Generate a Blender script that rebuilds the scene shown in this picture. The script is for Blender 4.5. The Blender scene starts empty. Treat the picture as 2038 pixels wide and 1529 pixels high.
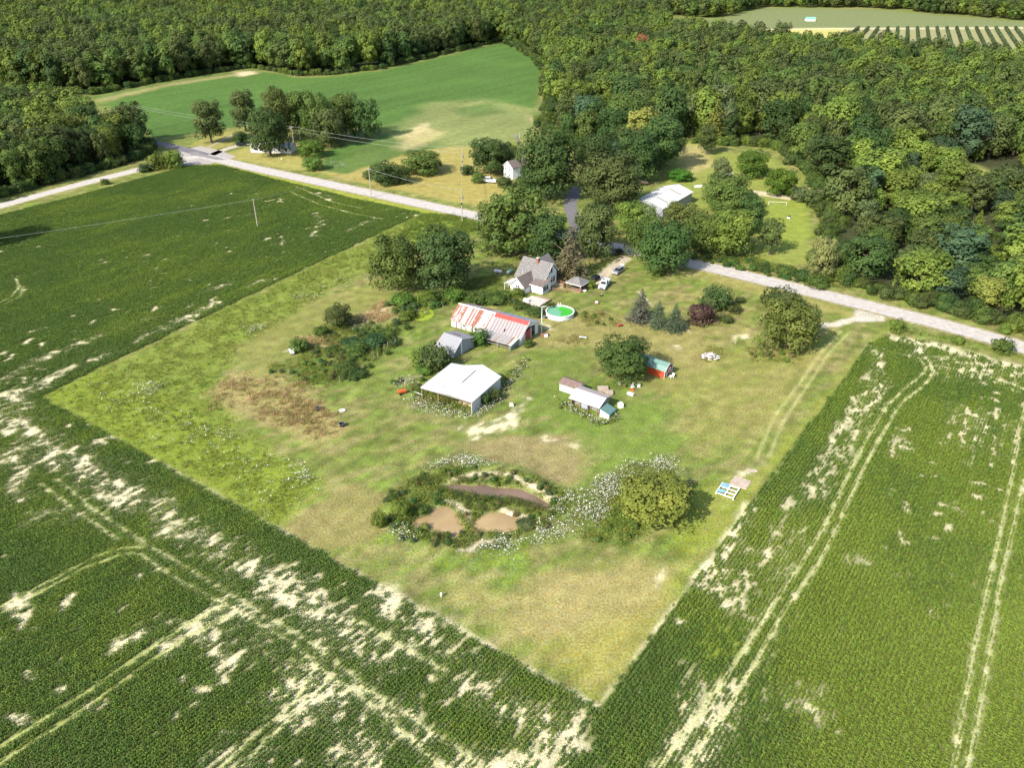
import bpy, bmesh, math, random
import numpy as np
from mathutils import Vector, Matrix
random.seed(7); RNG = np.random.default_rng(11)
C = bpy.context.scene.collection
SC = bpy.context.scene
R = math.radians
# ------------------------------------------------------------------ camera, sky, sun, exposure
CAM_H = 90.0; FPX = 1580.0; PITCH = R(30)
cam = bpy.data.cameras.new('camera'); camo = bpy.data.objects.new('camera', cam); C.objects.link(camo)
camo.location = (0, 0, CAM_H); camo.rotation_euler = (R(90) - PITCH, 0, 0)
cam.sensor_fit = 'HORIZONTAL'; cam.sensor_width = 36; cam.lens = FPX / 2038 * 36
cam.clip_start = 1; cam.clip_end = 6000
SC.camera = camo
SUN_EL = R(38); SUN_DIR = Vector((.684, .729, 0)).normalized() * math.cos(SUN_EL) + Vector((0, 0, -math.sin(SUN_EL)))
w = bpy.data.worlds.new("World"); SC.world = w; w.use_nodes = True
nt = w.node_tree; bg = nt.nodes['Background']
sky = nt.nodes.new('ShaderNodeTexSky'); sky.sky_type = 'NISHITA'; sky.sun_disc = False
sky.sun_elevation = SUN_EL; sky.sun_rotation = math.atan2(-.684, -.729); sky.air_density = 1.0; sky.dust_density = 1.5
nt.links.new(sky.outputs[0], bg.inputs[0]); bg.inputs[1].default_value = 0.15
sl = bpy.data.lights.new('sun', 'SUN'); sl.energy = 4.5; sl.angle = R(.53); sl.color = (1, .955, .88)
so = bpy.data.objects.new('sun', sl); C.objects.link(so); so.location = (-200, -200, 300)
so.rotation_euler = SUN_DIR.to_track_quat('-Z', 'Y').to_euler()
SC.view_settings.view_transform = 'Standard'; SC.view_settings.look = 'None'
SC.view_settings.exposure = 1.0; SC.view_settings.gamma = 1
try:
    SC.cycles.max_bounces = 5; SC.cycles.diffuse_bounces = 2; SC.cycles.glossy_bounces = 2; SC.cycles.transmission_bounces = 3
    SC.cycles.volume_bounces = 0
except Exception: pass

# ------------------------------------------------------------------ photo pixel -> world
sP, cP = math.sin(PITCH), math.cos(PITCH)
def P(u, v, z=0.0):
    x = (u - 1019) / FPX; d = (v - 764.5) / FPX
    t = (CAM_H - z) / (sP + d * cP)
    return (x * t, (cP - d * sP) * t)
def PA(l, z=0.0): return [P(a, b, z) for a, b in l]
def depth(y, z=0): return y * cP + (CAM_H - z) * sP
def hgt(u, v, vt):
    y = P(u, v)[1]; d = (vt - 764.5) / FPX
    return CAM_H - (sP + d * cP) / (cP - d * sP) * y
def to_px(x, y, z=0.):
    f = y * cP - (z - CAM_H) * sP; up = y * sP + (z - CAM_H) * cP
    return 1019 + FPX * x / f, 764.5 - FPX * up / f

# ------------------------------------------------------------------ object helpers
def tag(o, label=None, cat=None, group=None, kind=None):
    if label: o['label'] = label
    if cat: o['category'] = cat
    if group: o['group'] = group
    if kind: o['kind'] = kind
    return o
def thing(name, label, cat, loc=(0, 0, 0), rz=0, group=None):
    o = bpy.data.objects.new(name, None); C.objects.link(o); o.location = loc; o.rotation_euler = (0, 0, rz)
    o.empty_display_size = .5
    return tag(o, label, cat, group)
class MB:
    def __init__(s): s.v = []; s.f = []
    def add(s, vs, fs):
        n = len(s.v); s.v += [tuple(p) for p in vs]; s.f += [tuple(i + n for i in q) for q in fs]; return s
    def box(s, x0, x1, y0, y1, z0, z1):
        return s.add([(x0, y0, z0), (x1, y0, z0), (x1, y1, z0), (x0, y1, z0), (x0, y0, z1), (x1, y0, z1), (x1, y1, z1), (x0, y1, z1)],
                     [(0, 3, 2, 1), (4, 5, 6, 7), (0, 1, 5, 4), (1, 2, 6, 5), (2, 3, 7, 6), (3, 0, 4, 7)])
    def prism(s, pts, vec):
        n = len(pts); b = [(p[0] + vec[0], p[1] + vec[1], p[2] + vec[2]) for p in pts]
        return s.add(list(pts) + b, [tuple(range(n))[::-1], tuple(range(n, 2 * n))] + [(i, (i + 1) % n, n + (i + 1) % n, n + i) for i in range(n)])
    def slab(s, a, b, c, d, t=.12):
        A, B, D = Vector(a), Vector(b), Vector(d); n = (B - A).cross(D - A).normalized()
        if n.z < 0: n = -n
        return s.prism([a, b, c, d], tuple(-n * t))
    def tube(s, p, q, r, r2=None, n=8):
        r2 = r if r2 is None else r2; p, q = Vector(p), Vector(q); d = (q - p).normalized()
        a = d.orthogonal().normalized(); b = d.cross(a); vs = []
        for c, rr in ((p, r), (q, r2)):
            for i in range(n):
                t = 2 * math.pi * i / n; vs.append(tuple(c + (a * math.cos(t) + b * math.sin(t)) * rr))
        return s.add(vs, [(i, (i + 1) % n, n + (i + 1) % n, n + i) for i in range(n)] + [tuple(range(n))[::-1], tuple(range(n, 2 * n))])
    def path(s, pts, r, n=5):
        for a, b in zip(pts, pts[1:]): s.tube(a, b, r, n=n)
        return s
    def ring(s, cx, cy, prof, n=40):
        m = len(prof); vs = [(cx + r * math.cos(2 * math.pi * i / n), cy + r * math.sin(2 * math.pi * i / n), z) for i in range(n) for r, z in prof]
        return s.add(vs, [(i * m + j, ((i + 1) % n) * m + j, ((i + 1) % n) * m + j + 1, i * m + j + 1) for i in range(n) for j in range(m - 1)])
    def disc(s, cx, cy, z, r, n=24, ry=None):
        ry = ry or r
        return s.add([(cx + r * math.cos(2 * math.pi * i / n), cy + ry * math.sin(2 * math.pi * i / n), z) for i in range(n)], [tuple(range(n))])
    def build(s, name, m, parent=None, bevel=0, smooth=False):
        me = bpy.data.meshes.new(name); me.from_pydata(s.v, [], s.f)
        bm = bmesh.new(); bm.from_mesh(me); bmesh.ops.recalc_face_normals(bm, faces=bm.faces)
        if bevel:
            bmesh.ops.bevel(bm, geom=[e for e in bm.edges if len(e.link_faces) == 2 and e.calc_face_angle(0) > .5], offset=bevel, segments=2, affect='EDGES', profile=.6)
        bm.to_mesh(me); bm.free()
        if smooth:
            for p in me.polygons: p.use_smooth = True
        me.materials.append(m)
        o = bpy.data.objects.new(name, me); C.objects.link(o)
        if parent: o.parent = parent
        return o

# ------------------------------------------------------------------ materials
def mk(name):
    m = bpy.data.materials.new(name); m.use_nodes = True; n = m.node_tree
    return m, n, n.nodes['Principled BSDF'], n.nodes.new, n.links.new
def mat(name, col, rough=.7, var=.25, scale=1.5, bump=.0, metal=0, col2=None, spec=.3, K=.7):
    col = tuple(c * K for c in col); col2 = tuple(c * K for c in col2) if col2 else None
    m, n, b, N, L = mk(name)
    tc = N('ShaderNodeTexCoord'); t = N('ShaderNodeTexNoise'); t.inputs['Scale'].default_value = scale; t.inputs['Detail'].default_value = 6
    L(tc.outputs['Object'], t.inputs['Vector'])
    r = N('ShaderNodeValToRGB'); c2 = col2 or tuple(c * (1 - var) for c in col)
    r.color_ramp.elements[0].position = .35; r.color_ramp.elements[1].position = .65
    r.color_ramp.elements[0].color = (*c2, 1); r.color_ramp.elements[1].color = (*[min(.95, c * (1 + var * .4)) for c in col], 1)
    L(t.outputs[0], r.inputs[0]); L(r.outputs[0], b.inputs['Base Color'])
    b.inputs['Roughness'].default_value = rough; b.inputs['Metallic'].default_value = metal; b.inputs['Specular IOR Level'].default_value = spec
    if bump:
        bp = N('ShaderNodeBump'); bp.inputs['Strength'].default_value = bump; bp.inputs['Distance'].default_value = .05
        L(t.outputs[0], bp.inputs['Height']); L(bp.outputs[0], b.inputs['Normal'])
    return m
def ribbed(name, col, pitch=.5, axis=0, rust=0., rustcol=(.35, .10, .045), rough=.5, line=.72, dirt=.15, seed=0, sheet=.7, K=.62):
    col = tuple(c * K for c in col); rustcol = tuple(c * K for c in rustcol)
    """sheet metal / boards: ribs across `axis` (0 x, 1 y, 2 z); rust varies from sheet to sheet"""
    m, n, b, N, L = mk(name)
    def M(op, a, bb=None, c=None):
        q = N('ShaderNodeMath'); q.operation = op
        for i, x in enumerate((a, bb, c)):
            if x is None: continue
            if isinstance(x, (int, float)): q.inputs[i].default_value = x
            else: L(x, q.inputs[i])
        return q.outputs[0]
    tc = N('ShaderNodeTexCoord'); sx = N('ShaderNodeSeparateXYZ'); L(tc.outputs['Object'], sx.inputs[0])
    c = sx.outputs[axis]; fr = M('FRACT', M('DIVIDE', c, pitch))
    rib = M('LESS_THAN', M('ABSOLUTE', M('SUBTRACT', fr, .5)), .1)
    mp = N('ShaderNodeMapping'); L(tc.outputs['Object'], mp.inputs[0])
    sc = [1.2, 1.2, 1.2]; sc[1 - axis if axis < 2 else 0] = .35; mp.inputs['Scale'].default_value = sc; mp.inputs['Location'].default_value = (seed * 3.1, seed, seed * 1.7)
    t = N('ShaderNodeTexNoise'); t.inputs['Scale'].default_value = 1.3; t.inputs['Detail'].default_value = 8; t.inputs['Roughness'].default_value = .65; L(mp.outputs[0], t.inputs[0])
    sid = M('FLOOR', M('DIVIDE', c, sheet)); wn = N('ShaderNodeTexWhiteNoise'); wn.noise_dimensions = '1D'; L(M('ADD', sid, seed * 7.3), wn.inputs['W'])
    # rust factor
    rv = M('ADD', M('MULTIPLY', M('SUBTRACT', t.outputs[0], .5), 1.9), M('SUBTRACT', wn.outputs[0], 1 - rust))
    rf = M('MINIMUM', M('MAXIMUM', M('MULTIPLY', rv, 3.), 0), 1.) if rust > 0 else M('MULTIPLY', t.outputs[0], 0.)
    mx = N('ShaderNodeMix'); mx.data_type = 'RGBA'; L(rf, mx.inputs['Factor'])
    mx.inputs[6].default_value = (*col, 1); mx.inputs[7].default_value = (*rustcol, 1)
    g = M('MULTIPLY', M('SUBTRACT', 1., M('MULTIPLY', rib, 1 - line)), M('ADD', 1 - dirt, M('MULTIPLY', t.outputs[0], dirt * 2)))
    hs = N('ShaderNodeHueSaturation'); L(mx.outputs[2], hs.inputs['Color']); L(g, hs.inputs['Value'])
    L(hs.outputs[0], b.inputs['Base Color']); b.inputs['Roughness'].default_value = rough; b.inputs['Specular IOR Level'].default_value = .3
    bp = N('ShaderNodeBump'); bp.inputs['Distance'].default_value = .04; bp.inputs['Strength'].default_value = .6; L(rib, bp.inputs['Height']); L(bp.outputs[0], b.inputs['Normal'])
    return m
def leaf_mat(name, trans=.28, col=None):
    m, n, b, N, L = mk(name)
    oi = N('ShaderNodeObjectInfo'); at = N('ShaderNodeAttribute'); at.attribute_name = 'tone'
    hs = N('ShaderNodeHueSaturation')
    if col: hs.inputs['Color'].default_value = (*col, 1)
    else: L(oi.outputs['Color'], hs.inputs['Color'])
    a = N('ShaderNodeMath'); a.operation = 'MULTIPLY_ADD'; L(at.outputs['Fac'], a.inputs[0]); a.inputs[1].default_value = 1.0; a.inputs[2].default_value = .5
    r2 = N('ShaderNodeMath'); r2.operation = 'MULTIPLY_ADD'; L(oi.outputs['Random'], r2.inputs[0]); r2.inputs[1].default_value = .34; r2.inputs[2].default_value = .82
    v = N('ShaderNodeMath'); v.operation = 'MULTIPLY'; L(a.outputs[0], v.inputs[0]); L(r2.outputs[0], v.inputs[1]); L(v.outputs[0], hs.inputs['Value'])
    h = N('ShaderNodeMath'); h.operation = 'MULTIPLY_ADD'; L(at.outputs['Fac'], h.inputs[0]); h.inputs[1].default_value = -.05; h.inputs[2].default_value = .525; hr = N('ShaderNodeMath'); hr.operation = 'MULTIPLY_ADD'; L(oi.outputs['Random'], hr.inputs[0]); hr.inputs[1].default_value = .02; L(h.outputs[0], hr.inputs[2]); hq = N('ShaderNodeMath'); hq.operation = 'SUBTRACT'; L(hr.outputs[0], hq.inputs[0]); hq.inputs[1].default_value = .012; L(hq.outputs[0], hs.inputs['Hue'])
    L(hs.outputs[0], b.inputs['Base Color']); b.inputs['Roughness'].default_value = .6; b.inputs['Specular IOR Level'].default_value = .1
    tr = N('ShaderNodeBsdfTranslucent'); h2 = N('ShaderNodeHueSaturation'); h2.inputs['Hue'].default_value = .48; h2.inputs['Value'].default_value = 1.3; L(hs.outputs[0], h2.inputs['Color']); L(h2.outputs[0], tr.inputs[0])
    ms = N('ShaderNodeMixShader'); ms.inputs[0].default_value = trans; L(b.outputs[0], ms.inputs[1]); L(tr.outputs[0], ms.inputs[2])
    L(ms.outputs[0], n.nodes['Material Output'].inputs[0])
    return m
M = {}
M['leaf'] = leaf_mat('leaves'); M['bark'] = mat('bark', (.16, .12, .085), .9, .4, 3, .4)
M['petal2'] = mat('dull_petals', (.52, .50, .34), .8, .15, 3); M['petal'] = mat('petals', (.74, .71, .58), .8, .08, 3); M['stem'] = mat('stems', (.10, .14, .03), .8, .2)
M['white'] = mat('white_paint', (.78, .77, .74), .5, .12, .8, K=.9); M['siding'] = ribbed('white_siding', (.80, .79, .77), .2, 2, line=.9, dirt=.06, K=.9)
M['shingle'] = mat('grey_shingles', (.235, .22, .205), .9, .35, 2.2, .3); M['shingle_b'] = mat('brown_shingles', (.21, .165, .14), .9, .35, 2.2, .3)
M['brick'] = mat('red_brick', (.36, .15, .10), .9, .3, 6, .2); M['glass'] = mat('dark_glass', (.025, .03, .035), .25, .2, 2, spec=.3)
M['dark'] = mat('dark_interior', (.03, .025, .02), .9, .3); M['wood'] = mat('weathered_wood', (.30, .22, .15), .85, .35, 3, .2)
M['greywood'] = mat('grey_boards', (.33, .31, .28), .85, .3, 3, .2); M['redwood'] = mat('redwood_posts', (.34, .17, .12), .8, .3, 3)
M['rusty'] = ribbed('rusty_tin', (.66, .60, .56), .7, 0, rust=.62, rustcol=(.36, .14, .085), seed=2, sheet=.42, line=.6)
M['oldtin'] = ribbed('faded_pink_tin', (.42, .37, .355), .9, 0, rust=.10, rustcol=(.42, .22, .16), seed=5, sheet=.9, line=.5)
M['leantin'] = ribbed('leanto_tin', (.46, .43, .40), .9, 0, rust=.22, rustcol=(.40, .19, .10), seed=8, sheet=.95, line=.8)
M['bluetin'] = ribbed('blue_grey_tin', (.42, .46, .56), .8, 0, line=.8); M['redtin'] = mat('red_painted_tin', (.50, .085, .065), .5, .3, 2)
M['palemint'] = mat('pale_green_sheet', (.52, .62, .52), .5, .15)
M['whitetin'] = ribbed('white_tin', (.74, .73, .71), .9, 1, line=.86, dirt=.12, rust=.03, rustcol=(.45, .36, .3)); M['whitetinx'] = ribbed('white_tin_x', (.76, .72, .63), .8, 0, line=.84, dirt=.14)
M['farroof'] = ribbed('pale_far_roof', (.80, .77, .70), .9, 0, line=.9, dirt=.1, K=.75)
M['stainedtin'] = ribbed('stained_white_tin', (.68, .66, .63), .9, 1, rust=.14, rustcol=(.50, .42, .36), line=.72, dirt=.12, seed=3)
M['galv'] = ribbed('galvanised_tin', (.36, .36, .37), .45, 0, line=.86, rust=.05, rustcol=(.42, .3, .25), dirt=.12); M['galvw'] = ribbed('galvanised_wall', (.47, .48, .50), .4, 1, line=.85)
M['greyboard'] = ribbed('green_grey_boards', (.33, .36, .31), .3, 2, line=.75, dirt=.2)
M['pinkroof'] = ribbed('pale_mauve_tin', (.55, .45, .43), .5, 0, line=.9); M['brownroof'] = mat('brown_roof', (.25, .17, .14), .85, .3, 2)
M['teal'] = ribbed('teal_tin', (.16, .30, .27), .3, 0, line=.8); M['greentin'] = ribbed('green_tin', (.22, .38, .32), .3, 0, line=.85, dirt=.1)
M['redbarn'] = ribbed('red_barn_boards', (.62, .10, .035), .4, 0, line=.85); M['redshade'] = mat('shaded_red_boards', (.30, .07, .05), .8, .2)  # darker gable red: shade of the end wall is put into the colour
M['pool'] = mat('pool_wall', (.72, .72, .70), .5, .1, 2); M['concrete'] = mat('concrete', (.62, .56, .47), .9, .15, 1.5)
M['slab'] = mat('bare_slab', (.55, .43, .33), .95, .25, 2.5, .3); M['tarp'] = mat('blue_tarp', (.28, .50, .72), .5, .2, 3)
M['carwhite'] = mat('car_white', (.80, .80, .79), .25, .04, 1, spec=.5); M['cargrey'] = mat('car_grey', (.42, .43, .46), .25, .08, 1, metal=.4, spec=.5)
M['carblack'] = mat('car_black', (.02, .021, .028), .2, .1, 1, spec=.5); M['tyre'] = mat('tyre_rubber', (.025, .025, .025), .85, .2)
M['rim'] = mat('wheel_rim', (.5, .5, .52), .35, .1, metal=.7); M['lamp'] = mat('headlamp', (.75, .75, .72), .15, .05); M['redlamp'] = mat('tail_lamp', (.4, .02, .02), .3, .1)
M['tank'] = mat('tank_white', (.76, .76, .74), .4, .08); M['tankg'] = mat('tank_green', (.50, .68, .58), .4, .1)
M['polewood'] = mat('pale_pole_wood', (.50, .43, .35), .85, .2, 4); M['wire'] = mat('wire', (.45, .45, .42), .5, .1)
M['black'] = mat('black_plastic', (.025, .03, .035), .5, .2); M['orange'] = mat('orange_plastic', (.65, .14, .03), .6, .15)
M['metal'] = mat('dull_metal', (.42, .42, .42), .4, .15, metal=.6); M['tan'] = mat('straw', (.55, .42, .24), .9, .3, 6, .3)

# ------------------------------------------------------------------ noise and rasters of what grows where
def _h(ix, iy, s):
    n = (ix.astype(np.int64) * 374761393 + iy.astype(np.int64) * 668265263 + s * 974634777) & 0xffffffff
    n = ((n ^ (n >> 13)) * 1274126177) & 0xffffffff
    return ((n ^ (n >> 16)) & 0xffff) / 65535.0
def vnoise(x, y, s):
    fx, fy = np.floor(x), np.floor(y); tx, ty = x - fx, y - fy; tx = tx * tx * (3 - 2 * tx); ty = ty * ty * (3 - 2 * ty)
    a, b, c, d = _h(fx, fy, s), _h(fx + 1, fy, s), _h(fx, fy + 1, s), _h(fx + 1, fy + 1, s)
    return (a * (1 - tx) + b * tx) * (1 - ty) + (c * (1 - tx) + d * tx) * ty
def fbm(x, y, sc, s=0, o=4):
    t = 0; a = .5; n = 0
    for k in range(o):
        t = t + a * vnoise(x / sc * 2 ** k + 17.3 * k, y / sc * 2 ** k, s + k); n += a; a *= .5
    return t / n
def seg_dist(x, y, pts, closed=False):
    d = np.full(x.shape, 1e9); q = list(pts) + ([pts[0]] if closed else [])
    for (ax, ay), (bx, by) in zip(q, q[1:]):
        vx, vy = bx - ax, by - ay; l = vx * vx + vy * vy + 1e-9
        t = np.clip(((x - ax) * vx + (y - ay) * vy) / l, 0, 1)
        d = np.minimum(d, np.hypot(x - ax - t * vx, y - ay - t * vy))
    return d
def inside(x, y, pts):
    r = np.zeros(x.shape, bool); n = len(pts); j = n - 1
    for i in range(n):
        (xi, yi), (xj, yj) = pts[i], pts[j]
        if yi != yj: r ^= ((yi > y) != (yj > y)) & (x < (xj - xi) * (y - yi) / (yj - yi) + xi)
        j = i
    return r
def sdist(x, y, pts):
    d = seg_dist(x, y, pts, True); return np.where(inside(x, y, pts), -d, d)
def sst(a, b, x): t = np.clip((x - a) / (b - a), 0, 1); return t * t * (3 - 2 * t)
GRASS = (.138, .156, .034); LUSH = (.150, .190, .026); DRY = (.29, .22, .085); SAND = (.56, .485, .30); SOIL = (.115, .135, .035)
class Raster:
    def __init__(s, x0, x1, y0, y1, st):
        s.x0, s.y0, s.st = x0, y0, st; s.nx = int((x1 - x0) / st) + 1; s.ny = int((y1 - y0) / st) + 1
        s.X, s.Y = np.meshgrid(x0 + np.arange(s.nx) * st, y0 + np.arange(s.ny) * st)
        s.col = np.empty(s.X.shape + (3,)); s.col[:] = GRASS
        s.lay = {}
    def L(s, k):
        if k not in s.lay: s.lay[k] = np.zeros(s.X.shape)
        return s.lay[k]
    def win(s, pts, pad):
        a = np.array(pts); i0 = max(0, int((a[:, 0].min() - pad - s.x0) / s.st)); i1 = min(s.nx, int((a[:, 0].max() + pad - s.x0) / s.st) + 2)
        j0 = max(0, int((a[:, 1].min() - pad - s.y0) / s.st)); j1 = min(s.ny, int((a[:, 1].max() + pad - s.y0) / s.st) + 2)
        return (slice(j0, j1), slice(i0, i1)) if i1 > i0 and j1 > j0 else None
    def weight(s, w, pts, soft, rag, sc, seed, line=None, rows=False):
        x, y = s.X[w], s.Y[w]
        d = (seg_dist(x, y, pts) - line) if line is not None else sdist(x, y, pts)
        if rag and rows: d = d + (fbm((x * .582 + y * .813) / (sc * 1.6), (-x * .813 + y * .582) / (sc * .45), 1., seed) - .5) * 2.4 * rag
        elif rag: d = d + (fbm(x, y, sc, seed) - .5) * 2 * rag
        return sst(soft, -soft, d)
    def smp(s, arr, x, y):
        fx = np.clip((x - s.x0) / s.st, 0, s.nx - 1.001); fy = np.clip((y - s.y0) / s.st, 0, s.ny - 1.001)
        i, j = fx.astype(int), fy.astype(int); tx, ty = fx - i, fy - j
        if arr.ndim == 3: tx, ty = tx[..., None], ty[..., None]
        return (arr[j, i] * (1 - tx) + arr[j, i + 1] * tx) * (1 - ty) + (arr[j + 1, i] * (1 - tx) + arr[j + 1, i + 1] * tx) * ty
FINE = Raster(-245, 185, 58, 420, .5); COARSE = Raster(-1500, 1500, -60, 3000, 3.0)
SEED = [100]
def paint(px, col=None, a=1., soft=1., rag=0., sc=6., line=None, world=False, rows=False, brk=0., **lays):
    pts = px if world else PA(px); SEED[0] += 1
    for r in (FINE, COARSE):
        wd = r.win(pts, (line or 0) + soft + rag + 1)
        if wd is None: continue
        so_ = max(soft, r.st * .6)
        if line is not None and r is COARSE and line < 1.: continue
        k = r.weight(wd, pts, so_, rag, sc, SEED[0], line, rows) * a
        if brk:
            X_, Y_ = r.X[wd], r.Y[wd]; k = k * (1 - brk * sst(.40, .58, fbm((X_ * .582 + Y_ * .813) / 1.8, (-X_ * .813 + Y_ * .582) / .9, 1., SEED[0] + 50, 3)))
        if col is not None:
            r.col[wd] = r.col[wd] * (1 - k[..., None]) + np.array(col) * k[..., None]
        for n, v in lays.items():
            l = r.L(n); l[wd] = l[wd] * (1 - k) + v * k
for r in (FINE, COARSE):
    n1 = fbm(r.X, r.Y, 28, 1); n2 = fbm(r.X, r.Y, 7, 9); n3 = fbm(r.X, r.Y, 60, 21); n4 = fbm(r.X, r.Y, 2.2, 31, 3)
    k = sst(.46, .66, n1 * .45 + n2 * .35 + n4 * .2)[..., None]; r.col[:] = r.col * (1 - k * .42) + np.array(DRY) * k * .42
    k = sst(.5, .62, n3 * .6 + n2 * .4)[..., None]; r.col[:] = r.col * (1 - k * .5) + np.array((.10, .15, .022)) * k * .5
    m1 = fbm((r.X * .8 + r.Y * .6) / 4.5, (-r.X * .6 + r.Y * .8) / 1.6, 1., 63, 4); m2 = fbm(r.X, r.Y, 1.6, 67, 3)
    k = sst(.50, .68, m1)[..., None] * .45; r.col[:] = r.col * (1 - k) + np.array((.24, .19, .085)) * k
    k = sst(.54, .70, 1 - m1)[..., None] * .6; r.col[:] = r.col * (1 - k) + np.array((.115, .165, .024)) * k
    r.col *= (.55 + .9 * m2)[..., None]
    r.lay['weed'] = .16 * sst(.5, .75, fbm(r.X, r.Y, 9, 55))
    st_ = (fbm((r.X * .582 + r.Y * .813) / 16, (-r.X * .813 + r.Y * .582) / 1.1, 1., 59, 3) - .5); r.col *= (1 + .55 * st_)[..., None]
# property (mown yard) zones
PROP = [(80, 790), (455, 608), (840, 425), (935, 420), (1240, 505), (1375, 535), (1500, 562), (1640, 600), (1740, 640), (1730, 680), (1460, 1045), (1190, 1410), (640, 1102)]
paint([(80, 790), (300, 685), (560, 560), (840, 425), (945, 425), (945, 470), (800, 500), (640, 590), (470, 690), (420, 790), (560, 900), (650, 960), (550, 1055)], LUSH, .8, 2, 3, 8, weed=.85)
paint([(80, 790), (200, 735), (430, 850), (640, 965), (550, 1050), (300, 915)], (.17, .21, .02), .6, 3, 3, 10)
paint([(420, 790), (470, 745), (560, 745), (640, 800), (690, 850), (650, 885), (540, 850), (460, 820)], (.29, .23, .09), .7, 2, 4, 5, weed=.4)
paint([(555, 1052), (700, 955), (760, 985), (740, 1080), (640, 1098)], (.22, .18, .065), .7, 1.2, 1, 6, weed=.05)
paint([(930, 1190), (1100, 1130), (1350, 1120), (1330, 1230), (1190, 1330), (1030, 1260)], (.30, .24, .09), .75, 4, 6, 7)
paint([(1050, 1290), (1350, 1180), (1190, 1400)], (.25, .23, .04), .5, 3, 3, 8)
paint([(860, 880), (1130, 860), (1200, 890), (1130, 960), (930, 900)], (.24, .18, .08), .75, 2, 4, 8)
paint([(1060, 700), (1160, 690), (1180, 760), (1120, 850), (1040, 780)], (.115, .155, .026), .6, 2, 3, 8)
paint([(1140, 830), (1300, 770), (1340, 880), (1250, 940), (1140, 900)], (.130, .182, .028), .65, 3, 4, 9)
paint([(1380, 970), (1520, 930), (1730, 680), (1770, 650), (1730, 690), (1440, 1080), (1330, 1180)], (.22, .24, .03), .55, 2, 2, 7)
paint([(1200, 720), (1500, 690), (1640, 700), (1560, 850), (1400, 900), (1330, 800)], (.23, .21, .055), .5, 4, 4, 9)
paint([(450, 690), (640, 590), (760, 560), (800, 620), (640, 700), (500, 760)], (.20, .19, .05), .55, 2, 3, 7)
paint([(940, 640), (1240, 620), (1420, 660), (1400, 740), (1180, 700), (1080, 700)], (.25, .20, .07), .6, 3, 4, 6)
paint([(1380, 530), (1640, 600), (1740, 640), (1690, 630), (1560, 600), (1420, 560)], (.28, .235, .07), .6, 2, 1, 6)
# verges beside the road, lawns and fields beyond it
paint([(430, 325), (700, 380), (950, 432), (950, 442), (840, 424), (560, 362), (380, 335)], (.24, .26, .03), .8, 1, .5, 5)
paint([(640, 330), (900, 290), (1010, 300), (1010, 420), (820, 385), (650, 350)], (.29, .235, .065), .85, 2, 2, 8)
paint([(470, 300), (520, 285), (640, 290), (690, 340), (640, 345), (430, 312)], (.29, .25, .07), .8, 2, 2, 8)
paint([(380, 285), (440, 262), (480, 258), (460, 290), (410, 300)], (.26, .23, .06), .8, 1.5, 1, 8)
# green field beyond the road
FD = [(190, 192), (330, 164), (500, 138), (600, 155), (660, 152), (760, 140), (900, 108), (1000, 84), (1040, 100), (1085, 115), (1070, 200), (1080, 250), (1010, 285), (900, 290), (780, 305), (680, 345), (640, 338), (648, 300), (790, 262), (760, 250), (560, 240), (430, 258), (320, 275), (300, 272)]
paint(FD, (.066, .122, .022), 1, 2, 2, 12, weed=0)
paint([(700, 300), (800, 265), (900, 245), (860, 290), (690, 345), (650, 340)], (.085, .128, .028), 1, 2, 2, 12)
paint([(790, 250), (860, 205), (960, 195), (1070, 215), (1110, 245), (1010, 290), (900, 295), (790, 268)], (.25, .25, .085), .6, 8, 12, 25)
paint([(810, 255), (850, 245), (860, 258), (820, 275)], (.45, .36, .19), .8, 3, 4, 10)
paint([(790, 270), (850, 255), (890, 262), (850, 285), (800, 300)], (.36, .30, .13), .7, 4, 5, 14)
paint([(900, 215), (980, 205), (1010, 225), (940, 235)], (.07, .12, .025), .7, 5, 5, 15)
paint([(190, 197), (330, 166), (500, 140), (520, 143), (330, 172), (200, 205)], (.27, .22, .09), .7, 2, 2, 12)
paint([(470, 143), (500, 140), (512, 146), (480, 152)], (.50, .40, .24), .9, 2, 3, 10)
paint([(1050, 228), (1090, 240), (1120, 252), (1115, 258), (1060, 240)], (.48, .36, .20), .8, 2, 2, 8)
paint([(390, 250), (440, 255), (445, 259), (395, 254)], (.22, .24, .06), .7, 1, 2, 10)
# woods floors
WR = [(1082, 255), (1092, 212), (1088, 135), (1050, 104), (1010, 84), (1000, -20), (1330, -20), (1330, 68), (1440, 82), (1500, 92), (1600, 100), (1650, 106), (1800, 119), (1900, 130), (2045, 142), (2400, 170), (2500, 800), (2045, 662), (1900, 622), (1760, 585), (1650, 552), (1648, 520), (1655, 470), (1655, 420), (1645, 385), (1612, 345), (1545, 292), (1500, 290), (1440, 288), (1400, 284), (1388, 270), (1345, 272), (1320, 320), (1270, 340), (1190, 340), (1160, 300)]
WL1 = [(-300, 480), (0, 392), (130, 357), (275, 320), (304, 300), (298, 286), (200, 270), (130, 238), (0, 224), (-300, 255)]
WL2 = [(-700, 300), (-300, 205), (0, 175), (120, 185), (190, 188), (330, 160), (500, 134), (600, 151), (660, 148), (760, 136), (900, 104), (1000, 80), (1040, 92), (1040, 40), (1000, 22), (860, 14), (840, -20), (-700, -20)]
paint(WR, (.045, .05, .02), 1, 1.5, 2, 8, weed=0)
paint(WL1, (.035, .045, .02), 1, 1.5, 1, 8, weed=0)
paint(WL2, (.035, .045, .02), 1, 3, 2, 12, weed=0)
paint([(0, 178), (120, 190), (185, 198), (180, 192), (110, 180), (0, 170)], (.10, .12, .03), 1, 2, 1, 8)
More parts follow.
